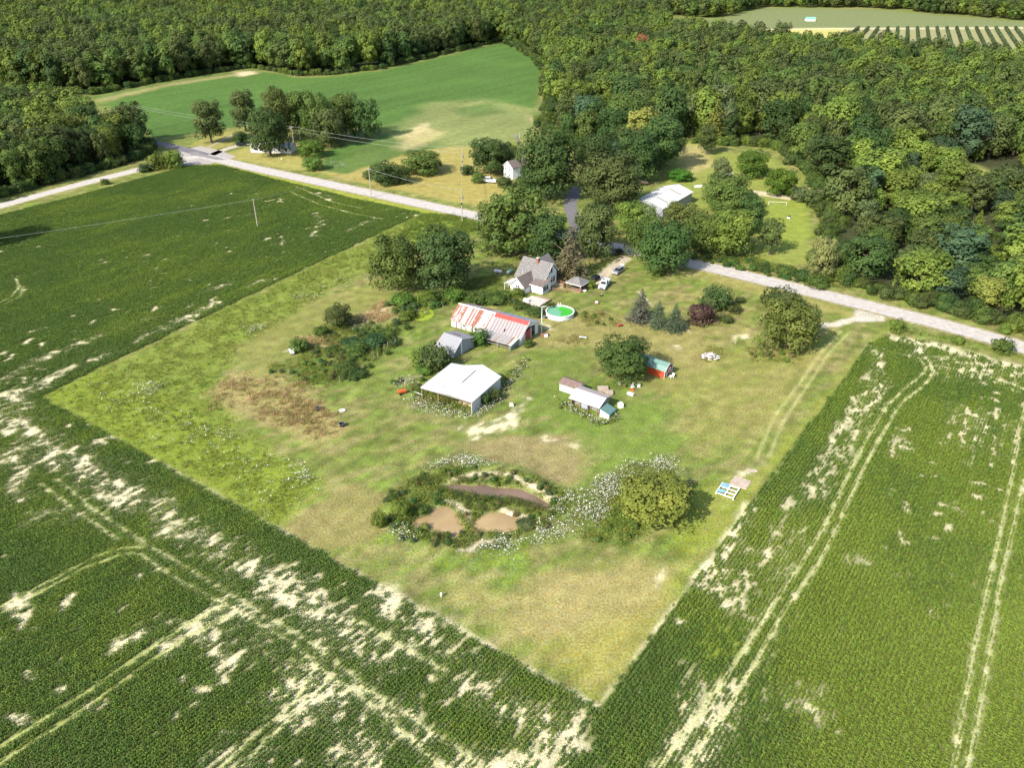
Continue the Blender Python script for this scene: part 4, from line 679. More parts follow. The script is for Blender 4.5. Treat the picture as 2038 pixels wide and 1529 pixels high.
if len(fp):
    n = len(fp); ks = [GREEN[c] for c in ('mid', 'olive', 'dark', 'bright', 'mid', 'olive', 'mid', 'bright')]
    pr = [(PROTO[('farA', 'farB')[k % 2]][2], c) for k, c in enumerate(ks)]
    nn = fbm(fp[:, 0], fp[:, 1], 70, 63); idx_ = (np.clip((nn - .3) / .4, 0, .99) * 5).astype(int); rnd = RNG.random(n); idx_ = np.where(rnd < .45, (RNG.random(n) * 8).astype(int), idx_)
    hs = np.where(fp[:, 2] == 0, RNG.uniform(.85, 1.3, n), np.where(fp[:, 2] == 2, RNG.uniform(1.1, 1.6, n), RNG.uniform(1.0, 1.22, n))); ws = np.where(fp[:, 2] == 0, RNG.uniform(.75, 1.4, n), RNG.uniform(.9, 1.55, n))
    scatter('distant_woods', 'dense dark green woods filling the far background behind the nearer trees', 'woods', np.c_[fp[:, :2], np.zeros(n)], RNG.uniform(0, 6.28, n), np.c_[ws, ws, hs], idx_, pr)
# undergrowth along wood edges
def edge_pts(poly, sp, inset, jit):
    q = PA(poly); out = []
    for a, b in zip(q, q[1:] + q[:1]):
        a, b = np.array(a), np.array(b); L_ = np.linalg.norm(b - a)
        if L_ > 900: continue
        for t in np.arange(0, L_, sp): out.append(a + (b - a) * t / L_ + RNG.uniform(-jit, jit, 2))
    p = np.array(out); u, v = to_px(p[:, 0], p[:, 1], 1.); return p[(u > -60) & (u < 2100) & (v > 0) & (v < 800) & (p[:, 1] < 900)]
ep = np.concatenate([edge_pts(WR, 2.2, 0, 1.6), edge_pts(WR, 3.5, 0, 5.), edge_pts(WL1, 2.6, 0, 1.4), edge_pts(WL2, 4, 0, 1.6)])
scatter('undergrowth', 'tangled green undergrowth along the edges of the woods', 'undergrowth', np.c_[ep, np.zeros(len(ep))], RNG.uniform(0, 6.28, len(ep)), RNG.uniform(.7, 1.5, len(ep)), RNG.integers(0, 4, len(ep)), [(PROTO['shrub'][2], GREEN[c]) for c in ('mid', 'dark', 'bright', 'olive')])
# small plants
def tuft(seed, n, w_, h, size, asp=.7, up=.6, m='leaf', hmin=.15, tone=.5, yw=None):
    r = np.random.default_rng(seed); p = np.c_[r.normal(size=(n, 2)) * np.array([w_, yw or w_]) * .5, h * (hmin + (1 - hmin) * r.random(n))]
    nr = unit(r.normal(size=(n, 3)) + np.array([0, 0, up * 2])); return quads_mesh('tuft', cards(p, nr, size * (.7 + .6 * r.random(n)), asp, r), np.clip(tone + .2 * r.normal(size=n), 0, 1), M[m])
def blades(seed, n, w_, h, bw, m='leaf', lean=.25):
    r = np.random.default_rng(seed); b = np.c_[r.normal(size=(n, 2)) * w_ * .5, np.zeros(n)]; t = b + np.c_[r.normal(size=(n, 2)) * lean * h, h * (.6 + .5 * r.random(n))]
    a = r.random(n) * 6.28; s = np.c_[np.cos(a), np.sin(a), np.zeros(n)] * bw * .5
    return quads_mesh('blades', np.stack([b - s, b + s, t + s * .35, t - s * .35], 1), np.clip(.5 + .2 * r.normal(size=n), 0, 1), M[m])
def flower(seed, n=4, R_=.075, h=.8, pm='petal'):
    r = np.random.default_rng(seed); m = MB(); mi = []
    for k in range(n):
        x, y = r.normal(size=2) * .42; z = h * (.7 + .45 * r.random()); q = R_ * (.6 + .8 * r.random()); s0 = len(m.f)
        m.add([(x * .5, y * .5, 0), (x * .5 + .02, y * .5, 0), (x + .012, y, z), (x, y, z)], [(0, 1, 2, 3)]); mi.append(1)
        tx, ty = r.normal(size=2) * .25; m.add([(x + q * math.cos(i * 1.047), y + q * math.sin(i * 1.047), z + .02 + q * (tx * math.cos(i * 1.047) + ty * math.sin(i * 1.047))) for i in range(6)], [tuple(range(6))]); mi.append(0)
    me = bpy.data.meshes.new('flower'); me.from_pydata(m.v, [], m.f); me.materials.append(M[pm]); me.materials.append(M['stem']); me.polygons.foreach_set('material_index', mi); return me
def spread(step, along=None, ang=R(54.4), jit=.35, vmax=1640, box=(-240, 180, 60, 415)):
    along = along or step; c_, s_ = math.cos(ang), math.sin(ang); ext = 400
    a, b = np.meshgrid(np.arange(-60, 480, along), np.arange(-ext, ext, step)); a = a.ravel() + RNG.uniform(-.5, .5, a.size) * along; b = b.ravel() + RNG.uniform(-jit, jit, b.size) * step * .5
    x, y = a * c_ - b * s_, a * s_ + b * c_; k = (x > box[0]) & (x < box[1]) & (y > box[2]) & (y < box[3]); x, y = x[k], y[k]; u, v = to_px(x, y); k = (u > -90) & (u < 2130) & (v < vmax); return x[k], y[k]
# soybean rows
ROWA = R(54.4); ca_, sa_ = math.cos(ROWA), math.sin(ROWA)
x, y = spread(.56, .36, jit=.2); cr_ = FINE.smp(FINE.L('crop'), x, y); fld = FINE.smp(FINE.L('field'), x, y)
al, ac = x * ca_ + y * sa_, -x * sa_ + y * ca_
mid = (fbm(al / 1.5, ac / .6, 1., 95, 3) - .5) * 1.9; low = sst(.60, .72, fbm(al / 26, ac / 5., 1., 97, 3)) * .2
pk_ = sst(.18, .82, cr_ * (1 - low) + mid * (cr_ < .97)); k = (RNG.random(len(x)) < pk_) & (fld > .5); x, y, pk_, al, ac = x[k], y[k], pk_[k], al[k], ac[k]
hv = FINE.smp(FINE.lay['hue'], x, y); u, v = to_px(x, y); right = sst(1150, 1700, u) * sst(650, 1150, v)
fl = FINE.smp(FINE.L('flat'), x, y); hz_ = sst(.35, .65, fbm(al / 14, ac / 4, 1., 99, 4)); kk = np.clip((hv * .35 + hz_ * .3 + right * .6 + fl * .5 - .1 + RNG.normal(size=len(x)) * .16) * 4, 0, 3.99).astype(int)
SOY = [(.074, .126, .024), (.094, .150, .024), (.120, .178, .025), (.145, .202, .028)]
scatter('bean_crop', 'green bean plants in rows, thin and patchy over pale sandy soil', 'crop', np.c_[x, y, np.zeros(len(x))], ROWA + RNG.normal(size=len(x)) * .25 + math.pi * RNG.integers(0, 2, len(x)), RNG.uniform(.85, 1.25, len(x)) * (1 - .5 * np.clip(fl, 0, 1)) * (.55 + .45 * pk_), kk * 2 + RNG.integers(0, 2, len(x)), [(tuft(31 + k % 2, 24, .40, .48, .19, yw=.25), SOY[k // 2]) for k in range(8)])
# mixed shrubs and tall weeds: garden, pond rim, behind the barn
def bushy(px, dens, kinds, smin=.22, smax=.55): GROW.append((PA(px), dens, kinds, smin, smax))
GROW = []
bushy([(650, 668), (700, 648), (790, 655), (800, 690), (745, 725), (700, 765), (655, 770), (640, 730), (600, 735), (620, 700)], (.26), (0, 1, 2, 3, 4, 5), .16, .42); bushy([(535, 735), (640, 745), (620, 765), (545, 755)], .15, (1, 4), .2, .35); bushy([(720, 640), (790, 640), (830, 660), (800, 665)], .2, (0, 5, 4))
bushy([(770, 608), (860, 588), (1010, 585), (1035, 606), (900, 604), (800, 645)], .28, (0, 1, 3, 4), .3, .6); bushy([(755, 770), (840, 745), (845, 775), (800, 790)], .15, (0, 5), .2, .4); bushy([(745, 1050), (770, 985), (850, 940), (960, 935), (1100, 965), (1132, 1010), (1085, 1060), (1000, 1095), (880, 1100), (790, 1080)], .2, (0, 1, 3, 4, 5), .16, .36)
bushy([(1150, 625), (1190, 618), (1240, 632), (1235, 655), (1165, 650)], .12, (0, 3, 5), .18, .35); bushy([(1470, 690), (1600, 700), (1590, 722), (1500, 718)], .14, (0, 3, 5), .2, .38); bushy([(820, 765), (930, 800), (940, 830), (830, 805)], .2, (0, 5), .15, .3); bushy([(1110, 795), (1195, 842), (1235, 815), (1230, 845), (1190, 850), (1115, 815)], .25, (0, 5, 3), .15, .3); bushy([(1150, 1070), (1200, 990), (1250, 1040), (1300, 1075), (1230, 1088)], .15, (0, 3, 1), .2, .4)
bushy([(1370, 510), (1500, 522), (1620, 555), (1600, 565), (1480, 540), (1380, 520)], .2, (0, 1, 2), .3, .6); bushy([(985, 790), (1048, 716), (1055, 718), (992, 806)], .3, (0, 5), .16, .26)
gp, gk, gs = [], [], []
for q, dn, kd, a_, b__ in GROW:
    a2 = np.array(q); lo, hi = a2.min(0), a2.max(0); n = int((hi[0] - lo[0]) * (hi[1] - lo[1]) * dn); px_, py_ = RNG.uniform(lo[0], hi[0], n), RNG.uniform(lo[1], hi[1], n); k = inside(px_, py_, q); px_, py_ = px_[k], py_[k]
    z_ = ground_z(px_, py_); k = z_ > -.15; px_, py_, z_ = px_[k], py_[k], z_[k]; gp.append(np.c_[px_, py_, z_]); gk.append(RNG.choice(kd, len(px_))); gs.append(RNG.uniform(a_, b__, len(px_)))
gp, gk, gs = map(np.concatenate, (gp, gk, gs)); scatter('overgrowth', 'overgrown mixed shrubs and tall weeds of the garden, pond rim and building edges', 'overgrowth', gp, RNG.uniform(0, 6.28, len(gp)), gs, gk, [(PROTO['shrub'][2], c) for c in ((.085, .14, .030), (.06, .125, .032), (.065, .115, .042), (.115, .165, .032), (.085, .12, .045), (.15, .15, .050))])
# weeds, grass, reeds, flowers
def by_density(lay, step, mult=1.): 
    x, y = spread(step, jit=1.); d = FINE.smp(FINE.L(lay), x, y) * mult; crop = FINE.smp(FINE.L('crop'), x, y); clump = .35 + 1.3 * sst(.38, .66, fbm(x, y, 2.6, 91))
    k = (RNG.random(len(x)) < d * clump) & (crop < .3); return x[k], y[k]
for r_ in (FINE,):
    far_ = (r_.Y > 330); r_.L('weed')[far_] *= .5
x, y = by_density('weed', .62); n = len(x); lush = FINE.smp(FINE.col, x, y); gi = np.clip((lush[:, 1] / (lush[:, 0] + 1e-6) - .75) * 4 + RNG.normal(size=n) * .8, 0, 3.99).astype(int)
dens = FINE.smp(FINE.L('weed'), x, y); sc_ = RNG.uniform(.6, 1.1, n) * (.25 + .75 * np.clip(dens, 0, 1.2)); gi = np.where(dens < .55, np.minimum(gi, 2), gi)
scatter('meadow_weeds', 'knee high green and yellowish weeds across the unmown ground', 'weeds', np.c_[x, y, ground_z(x, y)], RNG.uniform(0, 6.28, n), sc_, gi, [(tuft(41, 22, .7, .6, .24, .5, .3), (.19, .165, .045)), (tuft(42, 24, .7, .6, .22, .5, .4), (.15, .17, .028)), (tuft(43, 24, .7, .7, .24, .55, .4), (.105, .155, .025)), (blades(44, 26, .6, .75, .06), (.095, .145, .025))])
x, y = by_density('tall', .6, .62); n = len(x)
scatter('dry_grass', 'tall straw coloured dry grass left of the pond and by the garden', 'grass', np.c_[x, y, ground_z(x, y)], RNG.uniform(0, 6.28, n), RNG.uniform(.7, 1.2, n), RNG.integers(0, 2, n), [(blades(45, 26, .6, .9, .05), (.40, .29, .14)), (blades(46, 26, .6, .8, .06), (.24, .21, .075))])
x, y = by_density('reed', .42); n = len(x); gz = ground_z(x, y); k = gz > -.7; x, y, gz = x[k], y[k], gz[k]; n = len(x)
scatter('pond_reeds', 'upright green reeds and cattails around the muddy pond', 'reeds', np.c_[x, y, gz], RNG.uniform(0, 6.28, n), RNG.uniform(.45, .85, n), RNG.integers(0, 3, n), [(blades(47, 22, .45, 1.5, .06, lean=.14), (.075, .12, .03)), (blades(48, 22, .45, 1.3, .06, lean=.18), (.12, .14, .04)), (blades(49, 18, .45, 1.4, .05, lean=.18), (.16, .16, .07))])
x, y = by_density('flower', .45, .75); n = len(x)
scatter('white_wildflowers', 'white wild carrot flowers in drifts around the pond, the barn and the weedy strip', 'wildflowers', np.c_[x, y, ground_z(x, y)], RNG.uniform(0, 6.28, n), RNG.uniform(.7, 1.25, n), RNG.integers(0, 3, n), [(flower(51), (1, 1, 1)), (flower(52, 3, .09), (1, 1, 1)), (flower(53, 6, .060, pm='petal2'), (1, 1, 1))])
# ------------------------------------------------------------------ buildings
def bld(name, label, cat, org, ang): return thing(name, label, cat, (org[0], org[1], 0), R(ang))
def wall_x(root, u, v0, v1, z0, z1, n=1, side=1, name='window', m='glass', fr='white'):
    """window(s) in a wall facing +u (side 1) or -u"""
    f = MB().box(u - .02, u + .05 * side, v0 - .08, v1 + .08, z0 - .08, z1 + .08).build(name, M[fr], root); MB().box(u + .052 * side, u + .065 * side, v0, v1, z0, z1).build('pane', M[m], f)
def wall_y(root, v, u0, u1, z0, z1, name='window', m='glass', fr='white'):
    f = MB().box(u0 - .08, u1 + .08, v - .05, v + .02, z0 - .08, z1 + .08).build(name, M[fr], root); MB().box(u0, u1, v - .065, v - .052, z0, z1).build('pane', M[m], f)
# house
h = bld('farm_house', 'white farm house with grey shingle gables and a brick chimney among dark trees', 'house', (3.84, 206.9), -35.5)
MB().prism([(-6.6, 4.6, 0), (-6.6, 4.6, 2.3), (-6.6, 9, 6.75), (-6.6, 11.6, 4.1), (-6.6, 11.6, 0)], (9.4, 0, 0)).build('main_wall', M['siding'], h)
MB().slab((-7, 4.1, 2.3), (3.2, 4.1, 2.3), (3.2, 9, 7.05), (-7, 9, 7.05), .14).slab((-7, 9, 7.05), (3.2, 9, 7.05), (3.2, 12.1, 4.0), (-7, 12.1, 4.0), .14).build('main_roof', M['shingle'], h)
MB().prism([(-4.9, -.5, 0), (0, -.5, 0), (0, -.5, 2.1), (-2.45, -.5, 4.3), (-4.9, -.5, 2.1)], (0, 6.4, 0)).build('front_wing_wall', M['siding'], h)
MB().slab((-5.3, -.9, 1.85), (-5.3, 6.3, 1.85), (-2.45, 6.7, 4.5), (-2.45, -.9, 4.5), .13).slab((-2.45, -.9, 4.5), (-2.45, 6.7, 4.5), (.4, 6.0, 1.85), (.4, -.9, 1.85), .13).build('front_wing_roof', M['shingle_b'], h)
MB().prism([(.02, 2.2, 0), (.02, 2.2, 2.35), (.02, 6.4, 3.3), (.02, 6.4, 0)], (4.2, 0, 0)).build('side_wing_wall', M['siding'], h)
MB().slab((.05, 1.8, 2.36), (4.5, 1.8, 2.36), (4.5, 6.6, 3.5), (.05, 6.6, 3.5), .12).build('side_wing_roof', M['shingle_b'], h)
MB().prism([(-5.6, 11.4, 0), (-5.6, 11.4, 3.9), (-3, 11.4, 6.4), (-.4, 11.4, 3.9), (-.4, 11.4, 0)], (0, 4.2, 0)).build('back_wing_wall', M['siding'], h)
MB().slab((-6, 9.5, 3.7), (-6, 16, 3.7), (-3, 16, 6.65), (-3, 9.5, 6.65), .13).slab((-3, 9.5, 6.65), (-3, 16, 6.65), (0, 16, 3.7), (0, 9.5, 3.7), .13).build('back_wing_roof', M['shingle'], h)
ch = MB().box(-1.9, -1.2, 8.0, 8.8, 5.2, 7.75).build('chimney', M['brick'], h); MB().box(-1.98, -1.12, 7.92, 8.88, 7.752, 7.88).build('chimney_cap', M['concrete'], ch)
pr = MB().slab((-6.9, -1.1, 2.0), (-6.9, 3.2, 2.0), (-4.95, 3.2, 2.5), (-4.95, -1.1, 2.5), .1).build('porch_roof', M['whitetin'], h)
pp = MB()
for v in (-.8, 1., 2.9): pp.tube((-6.7, v, 0), (-6.7, v, 1.95), .07)
pp.box(-6.75, -6.65, -.8, 2.9, .85, .95); pp.build('porch_posts', M['white'], h)
wall_x(h, 2.8, 7.3, 8.1, 4.1, 5.7); wall_x(h, 2.8, 8.5, 9.3, 4.1, 5.7); wall_x(h, 2.8, 8.6, 9.4, 1.1, 2.7); wall_x(h, 2.8, 9.8, 10.6, 1.1, 2.7)
for v in (2.6, 3.5, 4.4): wall_x(h, 4.22, v, v + .7, .7, 2.1)
for u in (-3.0, -2.3): wall_y(h, -.5, u, u + .5, 1.6, 2.2)
bd = MB()   # barge boards
for a, b in (((-5.3, -.93, 1.84), (-2.45, -.93, 4.49)), ((-2.45, -.93, 4.49), (.4, -.93, 1.84))): bd.prism([a, b, (b[0], b[1], b[2] - .22), (a[0], a[1], a[2] - .22)], (0, -.05, 0))
for a, b in (((3.23, 4.1, 2.29), (3.23, 9, 7.04)), ((3.23, 9, 7.04), (3.23, 12.1, 3.99))): bd.prism([a, b, (b[0], b[1], b[2] - .24), (a[0], a[1], a[2] - .24)], (.05, 0, 0))
bd.box(.05, 4.5, 1.74, 1.79, 2.12, 2.34); bd.build('fascia', M['white'], h); MB().tube((-4.6, 5.2, 2.6), (-4.6, 5.2, 4.3), .06).build('vent_pipe', M['white'], h)
MB().box(2.83, 2.9, 6.2, 7.0, .2, 2.3).build('door', M['greywood'], h)
f = bld('deck_fence', 'low wooden railing between the house and the gazebo', 'fence', (3.84, 206.9), -35.5)
for (a, b) in (((4.6, 6.2), (9.2, 7.0)), ((3.2, 12.2), (6.0, 11.5)), ((6.0, 11.5), (6.6, 9.5))):
    m = MB()
    for z in (.35, .9): m.tube((*a, z), (*b, z), .05, n=4)
    n = 6
    for k in range(n + 1): t = k / n; m.tube((a[0] + (b[0] - a[0]) * t, a[1] + (b[1] - a[1]) * t, 0), (a[0] + (b[0] - a[0]) * t, a[1] + (b[1] - a[1]) * t, 1.0), .05, n=4)
    for k in range(24): t = k / 24; m.tube((a[0] + (b[0] - a[0]) * t, a[1] + (b[1] - a[1]) * t, .3), (a[0] + (b[0] - a[0]) * t, a[1] + (b[1] - a[1]) * t, .92), .025, n=4)
    m.build('railing', M['redwood'], f)
# gazebo
gc = P(1149, 577); g = bld('gazebo', 'open square gazebo with a grey hipped roof and red brown posts', 'gazebo', (gc[0] + .2, gc[1] + 1.0), -36)
q = [(-2.55, -2.55, 2.15), (2.55, -2.55, 2.15), (2.55, 2.55, 2.15), (-2.55, 2.55, 2.15)]; m = MB()
for k in range(4): m.prism([q[k], q[(k + 1) % 4], (0, 0, 3.75)], (0, 0, -.1))
m.build('roof', M['shingle'], g); m = MB()
for a, b in zip(q, q[1:] + q[:1]): m.tube((a[0], a[1], 2.1), (b[0], b[1], 2.1), .09, n=4)
m.build('fascia', M['white'], g)
for x, y in ((-2.2, -2.2), (2.2, -2.2), (2.2, 2.2), (-2.2, 2.2)): MB().box(x - .16, x + .16, y - .16, y + .16, 0, 2.1).build('post', M['redwood'], g)
for v in (-2.2, 2.2): MB().box(-2.0, 2.0, v - .05, v + .05, .15, .45).build('side_rail', M['redwood'], g)
MB().box(-2.3, 2.3, -2.3, 2.3, .02, .14).build('floor', M['wood'], g)
t = bld('patio_table', 'round table with stools in the shade under the gazebo roof', 'table', (gc[0] + .2, gc[1] + 1.0), 0); MB().disc(0, 0, .9, .9).ring(0, 0, [(.9, .86), (.9, .9)]).build('table_top', M['greywood'], t); MB().tube((0, 0, .14), (0, 0, .86), .1).build('leg', M['dark'], t)
x, y = P(1164, 580); o = MB().ring(x, y, [(.0, .55), (.5, .5), (.55, .25), (.3, 0)], 20).build('bird_bath', M['white'], None, smooth=True); tag(o, 'white round basin standing on the grass beside the gazebo', 'basin')
# patio slab and hedge
x, y = P(1066, 600); p = bld('patio', 'sunlit pale concrete patio slab behind the house, above the hedge', 'patio', (x, y), -36)
MB().box(-3.0, 3.0, -2.6, 2.6, 0, .12).build('slab', M['concrete'], p, .02); MB().box(3.1, 3.3, -2.2, 2.9, 0, .5).box(-1.5, 3.3, 2.75, 2.95, 0, .5).build('kerb_wall', M['wood'], p)
x, y = P(1048, 600); o = bld('chest', 'white chest on the left edge of the patio', 'chest', (x, y), -36); MB().box(-.8, .8, -.4, .4, .12, .7).build('body', M['white'], o, .03); MB().box(-.84, .84, -.44, .44, .703, .78).build('lid', M['white'], o, .02)
# pool
x, y = P(1114.5, 619, 1.25); pl = thing('swimming_pool', 'round above ground pool with white walls and bright green algae water', 'pool', (x, y, 0))
MB().ring(0, 0, [(3.72, 0), (3.72, 1.22)], 64).ring(0, 0, [(3.62, 1.22), (3.62, .1)], 64).build('wall', M['pool'], pl); MB().ring(0, 0, [(3.82, 1.2), (3.84, 1.27), (3.58, 1.29), (3.56, 1.2)], 64).build('rim', M['white'], pl)
wm = mk('algae_water'); m_, n_, b_, N_, L_ = wm; tc = N_('ShaderNodeTexCoord'); sx = N_('ShaderNodeSeparateXYZ'); L_(tc.outputs['Object'], sx.inputs[0]); tn = N_('ShaderNodeTexNoise'); tn.inputs['Scale'].default_value = .55; tn.inputs['Detail'].default_value = 5; L_(tc.outputs['Object'], tn.inputs[0])
ad = N_('ShaderNodeMath'); ad.operation = 'MULTIPLY_ADD'; L_(tn.outputs[0], ad.inputs[0]); ad.inputs[1].default_value = 5.; L_(sx.outputs[0], ad.inputs[2]); rm = N_('ShaderNodeValToRGB'); rm.color_ramp.elements[0].position = .0; mr = N_('ShaderNodeMapRange'); mr.inputs[1].default_value = 2.0; mr.inputs[2].default_value = 3.2; L_(ad.outputs[0], mr.inputs[0]); L_(mr.outputs[0], rm.inputs[0])
rm.color_ramp.elements[0].color = (.12, .30, .17, 1); rm.color_ramp.elements[1].color = (.045, .30, .02, 1); L_(rm.outputs[0], b_.inputs['Base Color']); b_.inputs['Roughness'].default_value = .25; b_.inputs['Specular IOR Level'].default_value = .3
MB().disc(0, 0, .98, 3.61, 64).build('water', m_, pl)
ld = MB()
for s in (-.28, .28):
    ld.path([(s, 4.25, 0), (s, 3.9, 1.3), (s, 3.85, 2.0), (s, 3.5, 2.0), (s, 3.35, 1.3), (s, 3.2, .6)], .05)
for z, v in ((.3, 4.15), (.65, 4.05), (1.0, 3.97), (1.05, 3.32)): ld.box(-.28, .28, v - .1, v + .1, z, z + .05)
ld.build('ladder', M['white'], pl)
x, y = P(1083, 634); o = bld('pool_pump', 'small grey pool pump on the ground at the left of the pool', 'pump', (x, y), 20); MB().tube((0, 0, 0), (0, 0, .8), .3, .3, 14).build('filter_tank', M['metal'], o); MB().box(.3, .9, -.2, .2, .05, .4).build('motor', M['black'], o, .04)
# long barn
b = bld('long_barn', 'long low white barn with rusty streaked tin roof and a lean to', 'barn', (-15.7, 185.9), -32)
W_ = MB().box(0, 20.9, 0, .15, 0, 2.2).box(0, 20.9, 8.6, 8.75, 0, 3.1).prism([(0, .15, 0), (0, .15, 2.2), (0, 3.9, 4.8), (0, 8.6, 3.1), (0, 8.6, 0)], (.15, 0, 0)); W_.build('wall', M['whitetinx'], b)
MB().slab((-.3, -.35, 1.95), (11.3, -.35, 1.95), (11.3, 3.9, 4.95), (-.3, 3.9, 4.95), .08).build('rusty_roof', M['rusty'], b)['label'] = 'rust streaked roof panels'
MB().slab((-.3, 3.9, 4.95), (11.3, 3.9, 4.95), (11.3, 9.0, 3.05), (-.3, 9.0, 3.05), .08).build('back_roof', M['rusty'], b); MB().box(-.3, 11.3, 3.7, 4.1, 4.93, 5.03).build('ridge_cap', M['white'], b)
MB().slab((11.32, -.35, 1.98), (21.2, -.35, 1.98), (21.2, 3.0, 4.42), (11.32, 3.0, 4.42), .08).build('pink_roof', M['oldtin'], b)['label'] = 'faded grey pink roof panels'
MB().slab((11.32, 3.0, 4.425), (21.2, 3.0, 4.425), (21.2, 4.0, 5.15), (11.32, 4.0, 5.15), .08).build('red_roof_strip', M['redtin'], b)['label'] = 'red strip along the ridge'
MB().slab((11.32, 4.0, 5.15), (21.2, 4.0, 5.15), (21.2, 9.0, 3.15), (11.32, 9.0, 3.15), .08).build('blue_roof', M['bluetin'], b)['label'] = 'blue grey back slope'
MB().prism([(20.75, .15, 2.2), (20.75, 3.9, 4.85), (20.75, 8.6, 3.05), (20.75, 8.6, 2.55), (20.75, 3.9, 3.6), (20.75, .15, 2.15)], (.16, 0, 0)).box(20.75, 20.9, .15, 2.4, 0, 2.6).box(20.75, 20.9, 7.3, 8.6, 0, 2.7).build('gable_wall', M['white'], b)
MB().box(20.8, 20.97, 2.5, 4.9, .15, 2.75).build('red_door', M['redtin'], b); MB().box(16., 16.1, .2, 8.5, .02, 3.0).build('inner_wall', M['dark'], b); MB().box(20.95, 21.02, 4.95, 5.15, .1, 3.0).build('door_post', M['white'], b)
fs = MB()
for a, c_ in (((21.22, -.35, 1.97), (21.22, 4, 5.14)), ((21.22, 4, 5.14), (21.22, 9, 3.14))): fs.prism([a, c_, (c_[0], c_[1], c_[2] - .3), (a[0], a[1], a[2] - .3)], (.06, 0, 0))
fs.build('fascia', M['white'], b)
MB().slab((10.4, -3.9, 1.55), (19.7, -3.9, 1.55), (19.7, -.2, 2.02), (10.4, -.2, 2.02), .07).build('leanto_roof', M['leantin'], b); MB().slab((19.72, -3.9, 1.555), (20.7, -3.9, 1.555), (20.7, -.2, 2.025), (19.72, -.2, 2.025), .07).build('leanto_end_sheet', M['palemint'], b)['label'] = 'pale green last sheet of the lean to roof'
for u in (10.9, 13.4, 16.6, 20.2): MB().box(u - .1, u + .1, -3.75, -3.55, 0, 1.5).build('leanto_post', M['greywood'], b)
MB().box(11.0, 20.2, -3.72, -3.6, .7, .85).box(11.0, 20.2, -3.75, -3.57, 1.36, 1.46).build('leanto_rail', M['greywood'], b); MB().box(20.35, 20.45, -3.6, -.1, 0, 1.5).build('leanto_side_wall', M['greyboard'], b)
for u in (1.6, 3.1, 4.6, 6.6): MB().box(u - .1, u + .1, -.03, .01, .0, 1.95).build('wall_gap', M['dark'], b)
for u in (3.6, 7.2): wall_y(b, -.0, u, u + .9, 1.0, 1.45, m='dark')
# grey shed
s = bld('grey_shed', 'small grey metal shed with a steep roof, left of the long barn', 'shed', (-12.2, 169.7), -36)
MB().slab((-6.6, -2.3, 1.55), (-.3, -2.3, 1.55), (-.3, .8, 4.2), (-6.0, .8, 4.2), .07).build('front_roof', M['galv'], s); MB().slab((-6.0, .8, 4.2), (-.3, .8, 4.2), (-.3, 5.7, 2.65), (-6.0, 5.7, 2.65), .07).build('back_roof', M['galv'], s); MB().slab((-4.6, 2.1, 3.84), (-2.3, 2.1, 3.84), (-2.3, 2.9, 3.59), (-4.6, 2.9, 3.59), .04).build('roof_patch', M['brownroof'], s)
MB().prism([(-.55, .75, 0), (-.55, .75, 4.05), (-.55, 5.4, 2.6), (-.55, 5.4, 0)], (.12, 0, 0)).build('metal_end_wall', M['galvw'], s); MB().prism([(-.6, -2.0, 0), (-.6, -2.0, 1.6), (-.6, .6, 3.85), (-.6, .6, 0)], (.1, 0, 0)).build('board_end_wall', M['greyboard'], s)
MB().box(-.62, -.3, .32, .72, 0, 3.9).build('corner_post', M['white'], s); MB().box(-6.1, -.62, -2.05, -1.95, 0, 1.5).box(-5.9, -.6, 5.3, 5.4, 0, 2.55).prism([(-5.9, -2, 0), (-5.9, -2, 1.6), (-5.9, .75, 4.05), (-5.9, 5.3, 2.6), (-5.9, 5.3, 0)], (.1, 0, 0)).build('wall', M['galvw'], s); MB().box(-.44, -.4, 4.6, 5.3, 1.9, 2.5).build('red_panel', M['redtin'], s)
bb = MB()
for a, c_ in (((-.27, -2.3, 1.54), (-.27, .8, 4.19)), ((-.27, .8, 4.19), (-.27, 5.7, 2.64))): bb.prism([a, c_, (c_[0], c_[1], c_[2] - .2), (a[0], a[1], a[2] - .2)], (.05, 0, 0))
bb.build('fascia', M['white'], s)
# white open barn
b = bld('white_barn', 'open fronted white metal roofed barn with weeds and flowers under the eave', 'barn', (-8.5, 142.8), -28.5)
MB().slab((-12.95, -.1, 3.2), (-9, -.1, 3.25), (-9.5, 12.5, 3.55), (-12.95, 12.5, 3.2), .1).build('left_roof', M['whitetin'], b)
MB().add([(-9, -.1, 3.25), (-5.5, -.1, 3.45), (-4.6, 12.5, 5), (-9.5, 12.5, 3.55), (-9, -.1, 3.15), (-5.5, -.1, 3.35), (-4.6, 12.5, 4.9), (-9.5, 12.5, 3.45)], [(0, 1, 2), (0, 2, 3), (4, 6, 5), (4, 7, 6), (0, 4, 5, 1), (2, 6, 7, 3)]).build('ribbed_roof', M['stainedtin'], b)['label'] = 'middle roof slope with stained ribs'
MB().add([(-5.5, -.1, 3.45), (.2, -.1, 3.2), (.25, 12.5, 3.2), (-4.6, 12.5, 5), (-5.5, -.1, 3.35), (.2, -.1, 3.1), (.25, 12.5, 3.1), (-4.6, 12.5, 4.9)], [(0, 1, 2), (0, 2, 3), (4, 6, 5), (4, 7, 6), (0, 4, 5, 1), (2, 6, 7, 3), (1, 5, 6, 2)]).build('right_roof', M['whitetin'], b)
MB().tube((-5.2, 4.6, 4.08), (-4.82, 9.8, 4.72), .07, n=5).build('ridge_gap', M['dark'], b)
MB().box(-.1, .02, 0, 4.6, 0, 3.08).box(-.1, .02, 6.4, 12.4, 0, 3.08).box(-.1, .02, 4.6, 6.4, 2.1, 3.08).build('side_wall', M['whitetin'], b); MB().box(-12.8, -.1, 12.3, 12.4, 0, 3.1).build('back_wall', M['greyboard'], b)
